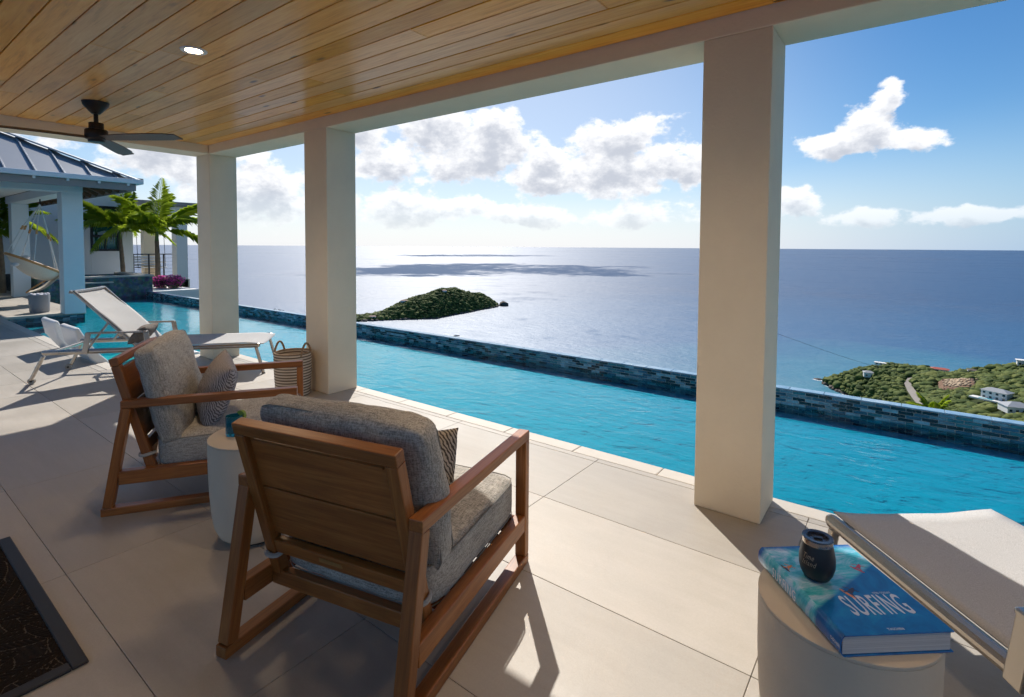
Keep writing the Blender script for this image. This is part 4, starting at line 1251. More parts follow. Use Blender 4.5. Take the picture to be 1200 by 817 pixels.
def make_lounger(pos, th, label, arm=(.50, 1.04), back=True, hinge=.93):
    e = empty('sun_lounger', (*pos, 0), th, label, 'sun lounger', 'white sling sun loungers')
    hw_ = .34; zt = .335; FT = 2.12
    for s in (-1, 1):
        x = s * hw_
        bar('side_rail', (x, .11, zt - .022), (x, FT - .02, zt - .022), .046, .052, ALU, e, .020)
        bar('leg', (x, .125, zt - .05), (x, .012, .045), .036, .030, ALU, e, .008, up=(0, 1, 0))
        bar('leg', (x, FT - .06, zt - .04), (x, FT + .01, .012), .036, .030, ALU, e, .008, up=(0, 1, 0))
        b = MB(); b.tube([(x - s * .024 - .012, .004, .031), (x - s * .024 + .012, .004, .031)], .031, 20); wh = b.build('wheel', plain('grey_wheel', (.30, .28, .25), .5), e, True)
        b = MB(); b.tube([(x - s * .024 - .0135, .004, .031), (x - s * .024 + .0135, .004, .031)], .012, 12); b.build('hub', DARKMETAL, wh, True)
        b = MB(); b.tube([(x, FT + .010, 0), (x, FT + .0085, .014)], .019, 12); b.build('foot_cap', plain('grey_foot', (.2, .19, .18), .7), e, True)
        xo = x + s * .030
        bar('arm_post', (xo, arm[0] - .015, zt - .045), (xo, arm[0] + .02, .495), .014, .050, ALU, e, .004, up=(0, 1, 0))
        bar('arm_post', (xo, arm[1] + .02, zt - .045), (xo, arm[1] - .01, .495), .014, .050, ALU, e, .004, up=(0, 1, 0))
        bar('armrest', (xo, arm[0] + .005, .502), (xo, arm[1] + .005, .502), .052, .018, ALU, e, .006)
    bar('cross_bar', (-hw_ + .02, .16, zt - .03), (hw_ - .02, .16, zt - .03), .03, .03, ALU, e, .008)
    bar('cross_bar', (-hw_ + .02, FT - .06, zt - .03), (hw_ - .02, FT - .06, zt - .03), .03, .03, ALU, e, .008)
    bar('cross_bar', (-hw_ + .02, hinge + .03, zt - .04), (hw_ - .02, hinge + .03, zt - .04), .03, .03, ALU, e, .008)
    rows = [(hinge + .01 + (FT - hinge + .0) * t / 22, zt + .012 - .02 * max(0, t - 19) / 3) for t in range(23)]
    if not back:
        rows = [(.14 + (FT - .17) * t / 30, zt + .012) for t in range(31)]
        sheet('seat_sling', rows, -hw_ + .012, hw_ - .012, SLING, e, 14, .016, .006, .004, 3)
        return e
    sheet('seat_sling', rows, -hw_ + .005, hw_ - .005, SLING, e, 14, .012, .006, .004, 2)
    hb_, tb_ = Vector((0, hinge, zt + .012)), Vector((0, .375, .935))
    for s in (-1, 1):
        x = s * (hw_ - .045)
        bar('back_rail', (x, hb_.y, hb_.z - .02), (x, tb_.y, tb_.z - .02), .028, .030, ALU, e, .008, up=(0, 1, 0))
        bar('back_strut', (x - s * .03, .66, .60), (x - s * .03, .46, zt - .02), .018, .022, ALU, e, .004, up=(0, 1, 0))
    bar('back_top_bar', (-hw_ + .04, tb_.y, tb_.z - .02), (hw_ - .04, tb_.y, tb_.z - .02), .028, .028, ALU, e, .008)
    rows = []
    for t in range(21):
        u = t / 20; q = hb_.lerp(tb_, u); bow = .028 * math.sin(u * math.pi * 1.3)
        rows.append((q.y - .015 * math.sin(u * math.pi), q.z + bow + .02 * max(0, .15 - u)))
    rows.append((tb_.y - .03, tb_.z - .006)); rows.append((tb_.y - .036, tb_.z - .03))
    sheet('back_sling', rows, -hw_ + .025, hw_ - .025, SLING, e, 14, .014, .006, .004, 6)
    return e
th1 = R(-38.8)
make_lounger((-7.155, 1.405), th1, 'white sling sun lounger with raised back beside the pool, behind the chairs')
make_lounger((1.375, 1.005), R(39.4), 'flat white sling sun lounger at the right edge beside the book', (.72, 1.305), False)
# grey pillow on the far lounger
p = chair_pt((-7.155, 1.405), th1, (.17, .93, .455))
tag(obj('throw_pillow', knife_pillow('throw_pillow', .36, .24, .12, 24, 11), zebra_mat('brown_weave', (.12, .10, .09), (.26, .23, .20), 40), None, p, (R(-44), 0, th1)), 'small brown pillow on the raised-back sun lounger', 'pillow')

# ------------------------------------------------------------------ basket
def basket_mat():
    m = NT('striped_rope_basket'); v = m.coords(rnd=False); sp = m.node('ShaderNodeSeparateXYZ'); m.l.new(v, sp.inputs[0])
    w_ = m.math('SINE', m.math('MULTIPLY', sp.outputs['Z'], 2 * math.pi / .026))
    n = m.noise(v, 120, 2, .6)
    m.color(m.ramp(m.math('ADD', m.math('MULTIPLY', w_, .35), .5), [(.42, (.60, .50, .39)), (.62, (.16, .115, .08))]))
    m.set(Roughness=.9, Specular_IOR_Level=.2); m.bump(n, .4, .003)
    return m.m
bs = empty('basket', (-4.565, 2.625, 0), R(20), 'tall striped rope basket with two handles against the middle pillar', 'basket')
prof = []
for i in range(68):
    z = .004 + i * .395 / 67; r = .148 + .016 * math.sin(z / .4 * 1.9)
    prof.append((r + .0032 * abs(math.sin(math.pi * z / .013)), z))
b = MB(); b.lathe([(0, .002), (.140, .002)] + prof + [(.152, .395), (.150, .05), (0, .045)], 48); b.build('body', basket_mat(), bs, True)
ROPE = plain('jute_rope', (.30, .20, .12), .95, .2, 80, .5, 200, .003)
for s in (-1, 1):
    pts = [(s * .150, -.07 + .14 * t / 14, .375 + .115 * math.sin(math.pi * t / 14) ** .7) for t in range(15)]
    b = MB(); b.tube(pts, .0095, 8); b.build('handle', ROPE, bs, True)
pts = [(.157 * math.cos(a), .157 * math.sin(a), .398) for a in [2 * math.pi * k / 48 for k in range(48)]]
b = MB(); b.tube(pts, .009, 8, closed=True); b.build('rim_braid', ROPE, bs, True)

# ------------------------------------------------------------------ door mat
RUB = plain('black_rubber_border', (.016, .016, .018), .55, .1, 40, .2, 200, .0005)
dm = empty('door_mat', (-2.75, .12, 0), 0, 'dark door mat with embossed leaves and black rubber border, bottom left', 'mat')
MX, MY = .61, .375
for (a, b_, c, d) in ((-MX, MX, MY - .045, MY), (-MX, MX, -MY, -MY + .045), (-MX, -MX + .045, -MY + .0451, MY - .0451), (MX - .045, MX, -MY + .0451, MY - .0451)):
    bbox('border', a, b_, c, d, .0005, .011, RUB, dm, .004)
nx, ny = 420, 250
X, Y = np.meshgrid(np.linspace(-MX + .044, MX - .044, nx), np.linspace(-MY + .044, MY - .044, ny), indexing='ij')
Z = np.full(X.shape, .0035)
Z += .0022 * (np.sin((Y * 1.0 + .02 * np.sin(X * 9)) * 2 * math.pi / .022) > -.2)
lr = random.Random(3)
for k in range(95):
    cx_, cy_, an, L = lr.uniform(-MX, MX), lr.uniform(-MY, MY), lr.uniform(0, 6.28), lr.uniform(.14, .30)
    c, s = math.cos(an), math.sin(an); u = (X - cx_) * c + (Y - cy_) * s; v = -(X - cx_) * s + (Y - cy_) * c
    wd = .35 * L * np.sqrt(np.clip(1 - (u / (L / 2)) ** 2, 0, 1))
    inside = (np.abs(u) < L / 2) & (np.abs(v) < wd * .5)
    rib = (np.sin((u * .9 + np.abs(v) * 1.1) * 2 * math.pi / .018) > -.3)
    Z = np.where(inside, .0035 + .004 * rib, Z)
    edge = (np.abs(u) < L / 2) & (np.abs(np.abs(v) - wd * .5) < .0024); Z = np.where(edge | (inside & (np.abs(v) < .0018)), .002, Z)
idx = np.arange(nx * ny).reshape(nx, ny)
F = np.stack([idx[:-1, :-1], idx[1:, :-1], idx[1:, 1:], idx[:-1, 1:]], -1).reshape(-1, 4)
m = NT('brown_mat_pile'); at = m.node('ShaderNodeNewGeometry'); sp = m.node('ShaderNodeSeparateXYZ'); m.l.new(at.outputs['Position'], sp.inputs[0])
hmap = m.node('ShaderNodeMapRange'); hmap.inputs['From Min'].default_value = .0022; hmap.inputs['From Max'].default_value = .0034; m.l.new(sp.outputs['Z'], hmap.inputs['Value'])
m.color(m.mix(hmap.outputs[0], (.115, .10, .085), m.ramp(m.noise(m.coords(), 300, 2, .7), [(.3, (.012, .009, .007)), (.7, (.032, .024, .018))]))); m.set(Roughness=.95, Specular_IOR_Level=.15)
obj('pile', np_mesh('pile', np.c_[X.ravel(), Y.ravel(), Z.ravel()], F), m.m, dm)
b = MB(); b.box(-MX + .044, MX - .044, -MY + .044, MY - .044, .0003, .0016); b.build('backing', RUB, dm)

# ------------------------------------------------------------------ white moulded loungers on the sun shelf
MOULD = plain('white_moulded_plastic', (.80, .80, .80), .35, .02, 3)
def ledge_chaise(x, label):
    prof = [(1.74, .44), (1.82, .27), (1.93, .10), (2.06, -.05), (2.24, -.17), (2.45, -.20), (2.66, -.14), (2.84, -.05), (2.98, -.03), (3.12, -.10), (3.3, -.22), (3.42, -.29)]
    V = []; F = []; n = len(prof)
    for i, (y_, z_) in enumerate(prof):
        a, b_ = prof[max(i - 1, 0)], prof[min(i + 1, n - 1)]; d = Vector((b_[0] - a[0], b_[1] - a[1])).normalized(); nrm = Vector((-d.y, d.x)); t = .10 if 0 < i < n - 1 else .05
        for (xx, k) in ((-.31, 0), (.31, 0), (.31, -t), (-.31, -t)): V.append((xx, y_ + nrm.x * k, z_ + nrm.y * k))
    for i in range(n - 1):
        for q in range(4): F.append((i * 4 + q, i * 4 + (q + 1) % 4, (i + 1) * 4 + (q + 1) % 4, (i + 1) * 4 + q))
    F += [(3, 2, 1, 0), tuple((n - 1) * 4 + q for q in range(4))]
    e = empty('pool_chaise', (x, 0, 0), 0, label, 'pool lounger', 'moulded loungers on the sun shelf')
    o = obj('shell', mesh('shell', V, F, True), MOULD, e); auto_smooth(o.data, 50)
    m_ = o.modifiers.new('soft', 'BEVEL'); m_.width = .018; m_.segments = 2; m_.limit_method = 'ANGLE'
    b = MB(); b.box(-.25, .25, 2.2, 2.9, SH - .05, -.20); b.build('base', MOULD, e)
ledge_chaise(-7.85, 'white moulded pool lounger standing in shallow water, the nearer of the two')
ledge_chaise(-8.75, 'white moulded pool lounger standing in shallow water, the farther of the two')

# ------------------------------------------------------------------ poolside pavilion with standing seam roof
pav = empty('pavilion', (-16, 1, 0), 0, 'open white poolside pavilion with grey standing seam metal roof', 'pavilion')
PO = Vector(pav.location)
def ppart(name, x0, x1, y0, y1, z0, z1, mat=STUCCO_W, b=.006, parent=None):
    o = bbox(name, x0, x1, y0, y1, z0, z1, mat, pav if parent is None else parent, b); o.location = o.location - PO; return o
ppart('pillar', -13.60, -13.27, 2.85, 3.18, 0, 2.421)
ppart('pillar', -18.80, -18.46, 2.95, 3.29, 0, 2.421)
ppart('pillar', -13.60, -13.27, -1.6, -1.27, 0, 2.421)
ppart('beam', -13.605, -13.265, -1.6, 3.185, 2.42, 2.60)
ppart('beam', -18.8, -13.606, 2.90, 3.24, 2.42, 2.60)
RAFT = wood_mat('brown_rafter', (.10, .045, .02), (.16, .075, .035), (.22, .11, .05), .6)
MET = plain('grey_standing_seam_metal', (.33, .345, .365), .42, .03, 1.5, metallic=.45)
FASC = plain('taupe_fascia', (.27, .245, .235), .6, .04)
GUT = plain('white_gutter', (.72, .74, .75), .4, .02)
XE, YE, ZE, PK = -12.48, 3.86, 2.66, .53
RX, RY = 5.4, 5.4      # run of the roof planes
# roof planes: +X face, +Y face and the two behind
m = MB()
A = (XE, YE, ZE); B = (XE, YE - 2 * RY, ZE); Cc = (XE - 2 * RX, YE - 2 * RY, ZE); D = (XE - 2 * RX, YE, ZE); T = (XE - RX, YE - RY, ZE + PK * RX)
m.add([A, B, Cc, D, T], [(1, 0, 4), (0, 3, 4), (3, 2, 4), (2, 1, 4)])
m.add([(p[0], p[1], p[2] - .05) for p in (A, B, Cc, D, T)], [(0, 1, 4), (3, 0, 4), (2, 3, 4), (1, 2, 4)])
roof = m.build('roof', MET, pav, loc=-PO)
for k in range(1, 26):
    y_ = YE - .405 * k + .10
    run = RX * (1 - abs(y_ - (YE - RY)) / RY)
    if run > .15: bar('seam', (XE + .01, y_, ZE + .012), (XE - run, y_, ZE + PK * run + .012), .022, .045, MET, roof, .002)
for k in range(1, 20):
    x_ = XE - .405 * k + .1; run = min(k * .405 - .1, 2 * RX - k * .405)
    if run > .15: bar('seam', (x_, YE + .01, ZE + .012), (x_, YE - run, ZE + PK * run + .012), .022, .05, MET, roof, .002)
bar('hip_cap', (XE + .02, YE + .02, ZE + .035), (T[0], T[1], T[2] + .035), .20, .03, MET, roof, .004)
bar('hip_cap', (XE + .02, YE - 2 * RY, ZE + .035), (T[0], T[1], T[2] + .035), .20, .03, MET, roof, .004)
ppart('gutter', XE, XE + .10, YE - 2 * RY, YE + .10, ZE - .055, ZE + .035, GUT, .012)
ppart('gutter', XE - 9, XE - .001, YE, YE + .10, ZE - .055, ZE + .035, GUT, .012)
ppart('fascia', XE - .045, XE - .004, YE - 2 * RY, YE - .004, ZE - .19, ZE - .056, FASC, .003)
ppart('fascia', XE - 9, XE - .046, YE - .045, YE - .005, ZE - .19, ZE - .056, FASC, .003)
for k in range(22):
    bbx = YE - .15 - k * .47
    o = ppart('gutter_bracket', XE + .02, XE + .06, bbx - .02, bbx + .02, ZE - .10, ZE - .056, GUT, .003)
for k in range(16):
    x_ = XE - .35 - k * .48
    rn_ = min(1.5, XE - x_); o = bar('rafter', (x_, YE - .05, ZE - .14), (x_, YE - .05 - rn_, ZE - .14 + .53 * rn_), .05, .11, RAFT, pav, .003); o.location = o.location - PO
for k in range(1, 12):
    y_ = YE - .35 - k * .48
    o = bar('rafter', (XE - .05, y_, ZE - .14), (XE - .75, y_, ZE - .14 + .53 * .7), .05, .11, RAFT, pav, .003); o.location = o.location - PO
o = ppart('ceiling', -22.5, -13.61, -1.6, 2.89, 2.601, 2.63, STUCCO_W, .002)

# grey planter pot with pale pebbles by the pavilion pillar
pt = empty('planter_pot', (-14.05, 2.62, 0), 0, 'grey cylindrical pot beside the near pavilion pillar', 'pot')
b = MB(); b.lathe([(0, 0), (.145, 0), (.155, .02), (.17, .34), (.16, .36), (.15, .32), (0, .31)], 40); b.build('pot', plain('grey_glaze', (.22, .23, .25), .5, .15, 4), pt, True)
Vs, Fs, bb = [], [], 0
for k in range(40):
    cv, cf = CROWNS[4]; a, r_ = rng.uniform(0, 6.28), .13 * rng.random() ** .5; s = rng.uniform(.025, .045)
    Vs.append(cv * s + (r_ * math.cos(a), r_ * math.sin(a), .335 + rng.uniform(0, .03))); Fs.append(cf + bb); bb += len(cv)
tag(obj('towels', np_mesh('towels', np.concatenate(Vs), np.concatenate(Fs)), plain('pale_towel', (.6, .6, .66), .9, .2, 8), pt), kind='stuff')

# ------------------------------------------------------------------ hanging hammock chair
hc = empty('hammock_chair', (-16.0, 2.90, 0), 0, 'white hammock chair with wooden ring hanging in the pavilion', 'hanging chair')
RINGW = wood_mat('bent_wood', (.42, .19, .06), (.58, .29, .10), (.68, .38, .15), .5)
NETM = plain('cream_netting', (.70, .64, .54), .9, .06, 40, .5, 90, .01)
tilt = R(27); c0 = Vector((0, .02, .93)); ra, rb = .32, .54
def ringpt(a, k=1.0):
    x_, y_ = ra * k * math.cos(a) * 1.3, rb * k * math.sin(a)
    return Vector((c0.x + x_, c0.y + y_ * math.cos(tilt), c0.z - y_ * math.sin(tilt)))
b = MB(); b.tube([ringpt(2 * math.pi * k / 40) for k in range(40)], .028, 8, closed=True); b.build('ring', RINGW, hc, True)
V = []; F = []; n1, n2 = 32, 10
for i in range(n2 + 1):
    t = i / n2
    for k in range(n1):
        q = ringpt(2 * math.pi * k / n1, 1 - t); V.append((q.x, q.y, q.z - .42 * math.sin(t * math.pi / 2) ** .8 * (1 - .25 * t)))
for i in range(n2):
    for k in range(n1): F.append((i * n1 + k, i * n1 + (k + 1) % n1, (i + 1) * n1 + (k + 1) % n1, (i + 1) * n1 + k))
obj('net_seat', mesh('net', V, F, True), NETM, hc)
b = MB(); b.tube([(0, .50, .72), (0, .22, .55), (0, -.02, .38), (0, -.14, .27)], .018, 8); b.build('foot_bar', RINGW, hc, True)
V = []; F = []
for i in range(9):
    for j in range(7):
        t = i / 8; u = j / 6 - .5; V.append((u * .5, .46 - .56 * t, .70 - .42 * t - .10 * math.sin(t * math.pi)))
for i in range(8):
    for j in range(6): F.append((i * 7 + j, i * 7 + j + 1, (i + 1) * 7 + j + 1, (i + 1) * 7 + j))
obj('foot_net', mesh('foot_net', V, F, True), NETM, hc)
hook = Vector((0, .15, 2.42)); ROPEW = plain('white_rope', (.7, .69, .66), .9)
for a in (200, 250, 300, 350, 40, 110):
    q = ringpt(R(a)); knot = hook.lerp(q, .52)
    b = MB(); b.tube([hook - Vector((0, 0, .12)), knot, q], .011, 6); rp = b.build('rope', ROPEW, hc)
    b = MB(); b.tube([hook.lerp(q, .49), hook.lerp(q, .56)], .022, 8); b.build('bead', RINGW, rp, True)
b = MB(); b.tube([hook + Vector((0, 0, .18)), hook - Vector((0, 0, .13))], .013, 6); b.build('hook', DARKMETAL, hc)
obj('seat_pillow', knife_pillow('seat_pillow', .5, .36, .14, 16, 3), plain('white_linen', (.75, .75, .77), .9), hc, (0, -.22, 1.00), (R(-50), 0, 0))

# ------------------------------------------------------------------ raised spa
SPA_M = NT('dark_mosaic_stone'); _v = SPA_M.coords((1, 1, 1), False)
_vo = SPA_M.node('ShaderNodeTexVoronoi'); _vo.inputs['Scale'].default_value = 14; SPA_M.l.new(_v, _vo.inputs['Vector'])
SPA_M.color(SPA_M.mix(.5, SPA_M.ramp(SPA_M.noise(_v, 5, 5, .7), [(.3, (.012, .035, .045)), (.5, (.05, .10, .115)), (.72, (.16, .20, .21))]), _vo.outputs['Color'], 'SOFT_LIGHT')); SPA_M.set(Roughness=.3)
spa = empty('spa', (-19.2, 4.7, 0), 0, 'raised square spa faced in dark mosaic at the far end of the pool', 'spa')
SO = Vector(spa.location)
def spart(par, off, name, x0, x1, y0, y1, z0, z1, mat, b=.005):
    o = bbox(name, x0, x1, y0, y1, z0, z1, mat, par, b); o.location = o.location - off; return o
spart(spa, SO, 'wall', -18.25, -17.985, 3.45, 5.92, -.4, .44, SPA_M.m)
spart(spa, SO, 'wall', -20.4, -18.251, 5.67, 5.92, -.4, .44, SPA_M.m)
spart(spa, SO, 'wall', -20.4, -18.251, 3.45, 3.70, -.4, .44, SPA_M.m)
spart(spa, SO, 'wall', -20.4, -20.15, 3.701, 5.669, -.4, .44, SPA_M.m)
spart(spa, SO, 'rim', -18.28, -17.97, 3.42, 5.95, .441, .49, COPING)
spart(spa, SO, 'rim', -20.43, -18.281, 5.64, 5.95, .441, .49, COPING)
spart(spa, SO, 'rim', -20.43, -18.281, 3.42, 3.73, .441, .49, COPING)
spart(spa, SO, 'spillway', -18.02, -17.78, 4.1, 4.9, .30, .335, COPING)
b = MB(); b.box(-20.2, -18.26, 3.69, 5.68, -.3, .40); b.build('spa_water', plain('spa_blue', (.01, .10, .22), .05, .1, 2), spa, loc=-SO)

# ------------------------------------------------------------------ house wing behind the spa
WING = plain('pale_grey_stucco', (.78, .78, .77), .9, .03, 1.5, .15, 50, .003)
wing = empty('villa_wing', (-24, 3, 0), 0, 'pale grey stucco wing of the villa behind the spa and palms', 'house')
WO = Vector(wing.location)
def wpart(name, x0, x1, y0, y1, z0, z1, mat=WING, b=.006): return spart(wing, WO, name, x0, x1, y0, y1, z0, z1, mat, b)
wpart('wall', -22.6, -22.0, -3.0, 5.449, -.6, 3.5)
wpart('wall', -22.6, -22.0, 5.449, 6.277, -.6, 1.15)
wpart('wall', -22.6, -22.0, 5.449, 6.277, 2.69, 3.5)
wpart('wall', -22.6, -22.0, 6.277, 6.66, -.6, 3.5)
wpart('wall', -26.0, -22.601, 6.36, 6.66, -.6, 3.5)
wpart('roof_slab', -26.2, -21.6, -3.0, 6.9, 3.5, 3.7, FASC)
BLKF = plain('black_window_frame', (.014, .014, .015), .4)
win = empty('window', (0, 0, 0)); win.parent = wing; win.location = -WO
for (a, b_, c, d) in ((5.45, 5.52, 1.15, 2.69), (6.206, 6.276, 1.15, 2.69), (5.521, 6.205, 1.15, 1.22), (5.521, 6.205, 2.62, 2.69), (5.521, 6.205, 1.62, 1.70), (5.84, 5.885, 1.221, 1.619)):
    o = bbox('window_frame', -22.10, -21.98, a, b_, c, d, BLKF, win, .004)
m = NT('green_window_glass'); m.color((.02, .10, .075)); m.set(Roughness=.04, Specular_IOR_Level=.8)
for (a, b_, c, d) in ((5.521, 6.205, 1.701, 2.619), (5.521, 5.839, 1.221, 1.619), (5.886, 6.205, 1.221, 1.619)):
    bbox('pane', -22.06, -22.04, a, b_, c, d, m.m, win, .001)
STONEB = plain('dark_stone_facing', (.075, .07, .062), .9, .5, 7, .8, 12, .03)
wl_ = wpart('stone_planter', -21.99, -21.2, .5, 3.6, -.2, .46, STONEB, .03)

# planter shelf and flowers at the end of the pool wall
sh_ = bbox('planter_shelf', -24.0, X0 - .002, YF + .13, 7.2, -.9, -.02, STUCCO_W, None, .01); tag(sh_, 'low white planter ledge beyond the spa with pink flowers', 'ledge')

# covered balcony at the far left
bal = empty('balcony', (-25, 8.5, 0), 0, 'white covered balcony with flat roof and dark railing behind the palms', 'balcony')
BO = Vector(bal.location)
def bpart(name, x0, x1, y0, y1, z0, z1, mat=WING, b=.006): return spart(bal, BO, name, x0, x1, y0, y1, z0, z1, mat, b)
bpart('roof_slab', -29, -23.8, 6.7, 9.62, 2.95, 3.12, FASC)
bpart('beam', -28.5, -24.0, 6.7, 9.2, 2.60, 2.949)
bpart('wall', -24.5, -24.0, 8.78, 9.19, -.6, 2.599)
bpart('column', -26.4, -26.0, 8.27, 8.68, -.6, 2.599, STUCCO)
bpart('floor_slab', -29, -24.0, 6.7, 9.25, -.9, -.05, STUCCO)
rl = empty('railing'); rl.parent = bal; rl.location = -BO
bbox('top_rail', -25.03, -24.97, 7.0, 9.3, .96, 1.0, BLKF, rl, .004)
bbox('bottom_rail', -25.02, -24.98, 7.0, 9.3, .05, .08, BLKF, rl, .004)
for k in range(5): bbox('post', -25.025, -24.975, 7.0 + k * .54, 7.05 + k * .54, -.05, .96, BLKF, rl, .004)
for k in range(5):
    bbox('cable', -25.004, -24.996, 7.0, 9.3, .22 + k * .15, .228 + k * .15, DARKMETAL, rl, .002)
sw = empty('porch_swing', (-25.6, 8.35, 0), 0, 'white slatted porch swing hanging on the far balcony', 'swing')
for k in range(4): bbox('seat_slat', -.28, .28, -.48, .48, .40, .43, WHITE_PAINT, sw, .004).location = (-.22 + k * .14, 0, .42)
for k in range(4): bar('back_slat', (-.29 - .02 * k, -.5, .52 + k * .11), (-.29 - .02 * k, .5, .52 + k * .11), .02, .08, WHITE_PAINT, sw, .003)
for s in (-1, 1):
    bar('swing_arm', (-.3, s * .5, .62), (.25, s * .5, .62), .05, .03, WHITE_PAINT, sw)
    b = MB(); b.tube([(.2, s * .5, .43), (0, s * .5, 2.6)], .010, 6); b.build('rope', DARKMETAL, sw)

# ------------------------------------------------------------------ palms and shrubs
PALM_LEAF = NT('palm_leaf'); _v = PALM_LEAF.coords()
PALM_LEAF.color(PALM_LEAF.ramp(PALM_LEAF.noise(_v, 3, 3, .6), [(.3, (.08, .15, .015)), (.55, (.18, .26, .02)), (.8, (.32, .33, .035))]))
PALM_LEAF.set(Roughness=.4, Specular_IOR_Level=.4)
_tr = PALM_LEAF.node('ShaderNodeBsdfTranslucent'); _tr.inputs['Color'].default_value = (.46, .58, .05, 1)
_mx = PALM_LEAF.node('ShaderNodeMixShader'); _mx.inputs[0].default_value = .62
PALM_LEAF.l.new(PALM_LEAF.p.outputs[0], _mx.inputs[1]); PALM_LEAF.l.new(_tr.outputs[0], _mx.inputs[2]); PALM_LEAF.l.new(_mx.outputs[0], PALM_LEAF.out.inputs['Surface'])
TRUNK = plain('palm_trunk', (.22, .16, .10), .9, .25, 8, .6, 30, .02)
def frond_mesh(L, droop, seed, nl=30, width=.25):
    r0 = random.Random(seed); mb = MB()
    pts = []
    for i in range(20):
        t = i / 19; pts.append(Vector((L * (t - .12 * droop * t * t), 0, L * (.42 * t - droop * t * t * .95))))
    mb.tube(pts, [.014 * (1 - .85 * i / 19) + .002 for i in range(20)], 5)
    for i in range(nl):
        t = .14 + .85 * i / (nl - 1); f_ = t * 19; a = int(min(18, f_)); p_ = pts[a].lerp(pts[a + 1], f_ - a); d = (pts[a + 1] - pts[a]).normalized()
        ll = L * width * math.sin(math.pi * min(1, .18 + t * .82)) ** .7 * r0.uniform(.85, 1.1)
        for s in (-1, 1):
            ang = R(r0.uniform(48, 62)) * (1 - .35 * t)
            dr = (d * math.cos(ang) + Vector((0, s, 0)) * math.sin(ang) + Vector((0, 0, .28))).normalized()
            w_ = .0065 * L / 1.2; up_ = Vector((0, 0, 1)).cross(dr).normalized() * w_
            m1 = p_ + dr * ll * .55; e_ = p_ + dr * ll + Vector((0, 0, -ll * r0.uniform(.35, .75)))
            mb.add([p_, m1 + up_, e_, m1 - up_], [(0, 1, 2), (0, 2, 3)])
    return mb.mesh('frond')
def palm(base, crown, L, label, nf=13, seed=0, r=.07):
    e = empty('palm_tree', base, 0, label, 'palm tree', 'palms by the spa')
    c = Vector(crown) - Vector(base); mb = MB(); pts = []
    for i in range(14):
        t = i / 13; pts.append(Vector((c.x * t + .05 * math.sin(t * 3), c.y * t, c.z * t)))
    mb.tube(pts, [r * (1.25 - .45 * i / 13) * (1 + .06 * (i % 2)) for i in range(14)], 12); mb.build('trunk', TRUNK, e, True)
    mb = MB(); mb.tube([pts[-1] - Vector((0, 0, .05)), pts[-1] + Vector((0, 0, .35))], [r * .85, r * .5], 10); mb.build('crownshaft', plain('green_crownshaft', (.12, .18, .04), .5), e, True)
    r0 = random.Random(seed)
    for k in range(nf):
        a = k * 2.39996 + r0.uniform(-.2, .2); t = k / (nf - 1)
        pitch = R(64 - 46 * t + r0.uniform(-8, 8)); dro = .16 + .62 * t + r0.uniform(0, .12)
        me = frond_mesh(L * r0.uniform(.88, 1.1), dro, seed * 50 + k)
        o = obj('frond', me, PALM_LEAF.m, e, pts[-1] + Vector((0, 0, .30)), (R(r0.uniform(-20, 20)), -pitch + R(20), a))
palm((-20.1, 6.75, -.4), (-20.1, 6.76, 1.50), 2.15, 'taller palm with bright arching fronds right of the window', 12, 1, .075)
palm((-20.8, 6.02, -.4), (-20.8, 5.94, 1.55), 1.75, 'shorter palm standing in front of the dark window', 12, 2, .065)
palm((-20.3, 3.02, 0), (-20.3, 3.0, 1.55), 1.35, 'palm seen between the two pavilion pillars', 12, 3, .06)
palm((-20.2, 2.25, 0), (-20.2, 2.2, 1.45), 1.25, 'palm at the left picture edge behind the pavilion', 12, 5, .06)

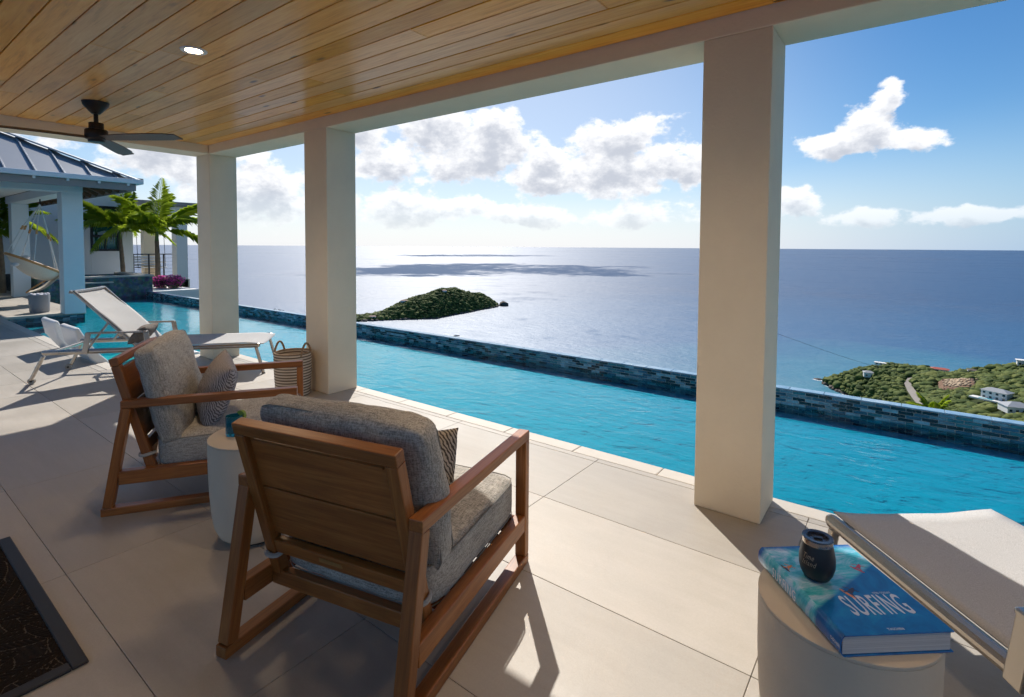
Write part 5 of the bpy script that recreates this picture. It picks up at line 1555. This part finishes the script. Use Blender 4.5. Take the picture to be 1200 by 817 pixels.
palm((.67, 17.8, -8.0), (.67, 17.8, -3.35), .75, 'palm top poking up behind the pool wall in front of the headland', 11, 6, .06)
LEAF = NT('shrub_leaf'); _v = LEAF.coords(); LEAF.color(LEAF.ramp(LEAF.noise(_v, 6, 3, .6), [(.3, (.03, .06, .012)), (.7, (.09, .14, .03))])); LEAF.set(Roughness=.6)
def leafy(name, loc, n, rad, size, mat, parent, seed):
    r0 = np.random.default_rng(seed); d = r0.normal(size=(n, 3)); d /= np.linalg.norm(d, axis=1)[:, None]; rr = r0.random(n) ** .4
    lump = .75 + .5 * fbm(d[:, 0] * 2 + 5, d[:, 1] * 2 + d[:, 2], 2, seed)
    Pp = d * (rr * lump)[:, None] * np.array(rad)
    a = r0.normal(size=(n, 3)); a /= np.linalg.norm(a, axis=1)[:, None]; b_ = np.cross(a, r0.normal(size=(n, 3))); b_ /= np.linalg.norm(b_, axis=1)[:, None]
    s = size * r0.uniform(.6, 1.4, n)[:, None]
    V = np.stack([Pp - a * s, Pp + b_ * s * .5, Pp + a * s, Pp - b_ * s * .5], 1).reshape(-1, 3); F = np.arange(4 * n).reshape(n, 4)
    return obj(name, np_mesh(name, V, F), mat, parent, loc)
def shrub(loc, rad, n, size, label, seed, flower=None):
    e = empty('shrub', loc, 0, label, 'shrub')
    leafy('foliage', (0, 0, rad[2] * .9), n, rad, size, LEAF.m, e, seed)
    b = MB()
    for k in range(5):
        a = k * 1.26; b.tube([(0, 0, -.3), (rad[0] * .4 * math.cos(a), rad[1] * .4 * math.sin(a), rad[2] * .9)], .015, 5)
    b.build('stem', TRUNK, e)
    if flower: leafy('blossom', (0, 0, rad[2] * 1.05), int(n * 1.1), tuple(x * 1.06 for x in rad), size * 1.0, flower, e, seed + 40)
_pk = NT('magenta_bracts'); _pk.color((.85, .10, .45)); _pk.set(Roughness=.7)
_t2 = _pk.node('ShaderNodeBsdfTranslucent'); _t2.inputs['Color'].default_value = (.95, .16, .55, 1)
_m2 = _pk.node('ShaderNodeMixShader'); _m2.inputs[0].default_value = .5
_pk.l.new(_pk.p.outputs[0], _m2.inputs[1]); _pk.l.new(_t2.outputs[0], _m2.inputs[2]); _pk.l.new(_m2.outputs[0], _pk.out.inputs['Surface'])
PINK = _pk.m
shrub((-19.2, 6.55, -.02), (.30, .26, .20), 700, .035, 'low bougainvillea with magenta flowers on the planter ledge, left plant', 11, PINK)
shrub((-18.75, 6.78, -.02), (.28, .26, .22), 700, .035, 'low bougainvillea with magenta flowers on the planter ledge, right plant', 12, PINK)
shrub((-16.4, 6.75, -1.3), (.75, .6, .62), 3200, .045, 'leafy green bush beyond the pool wall left of the first pillar', 13)
shrub((-12.2, 6.5, -1.3), (.6, .5, .60), 1800, .045, 'bush tops showing just right of the first pillar', 14)
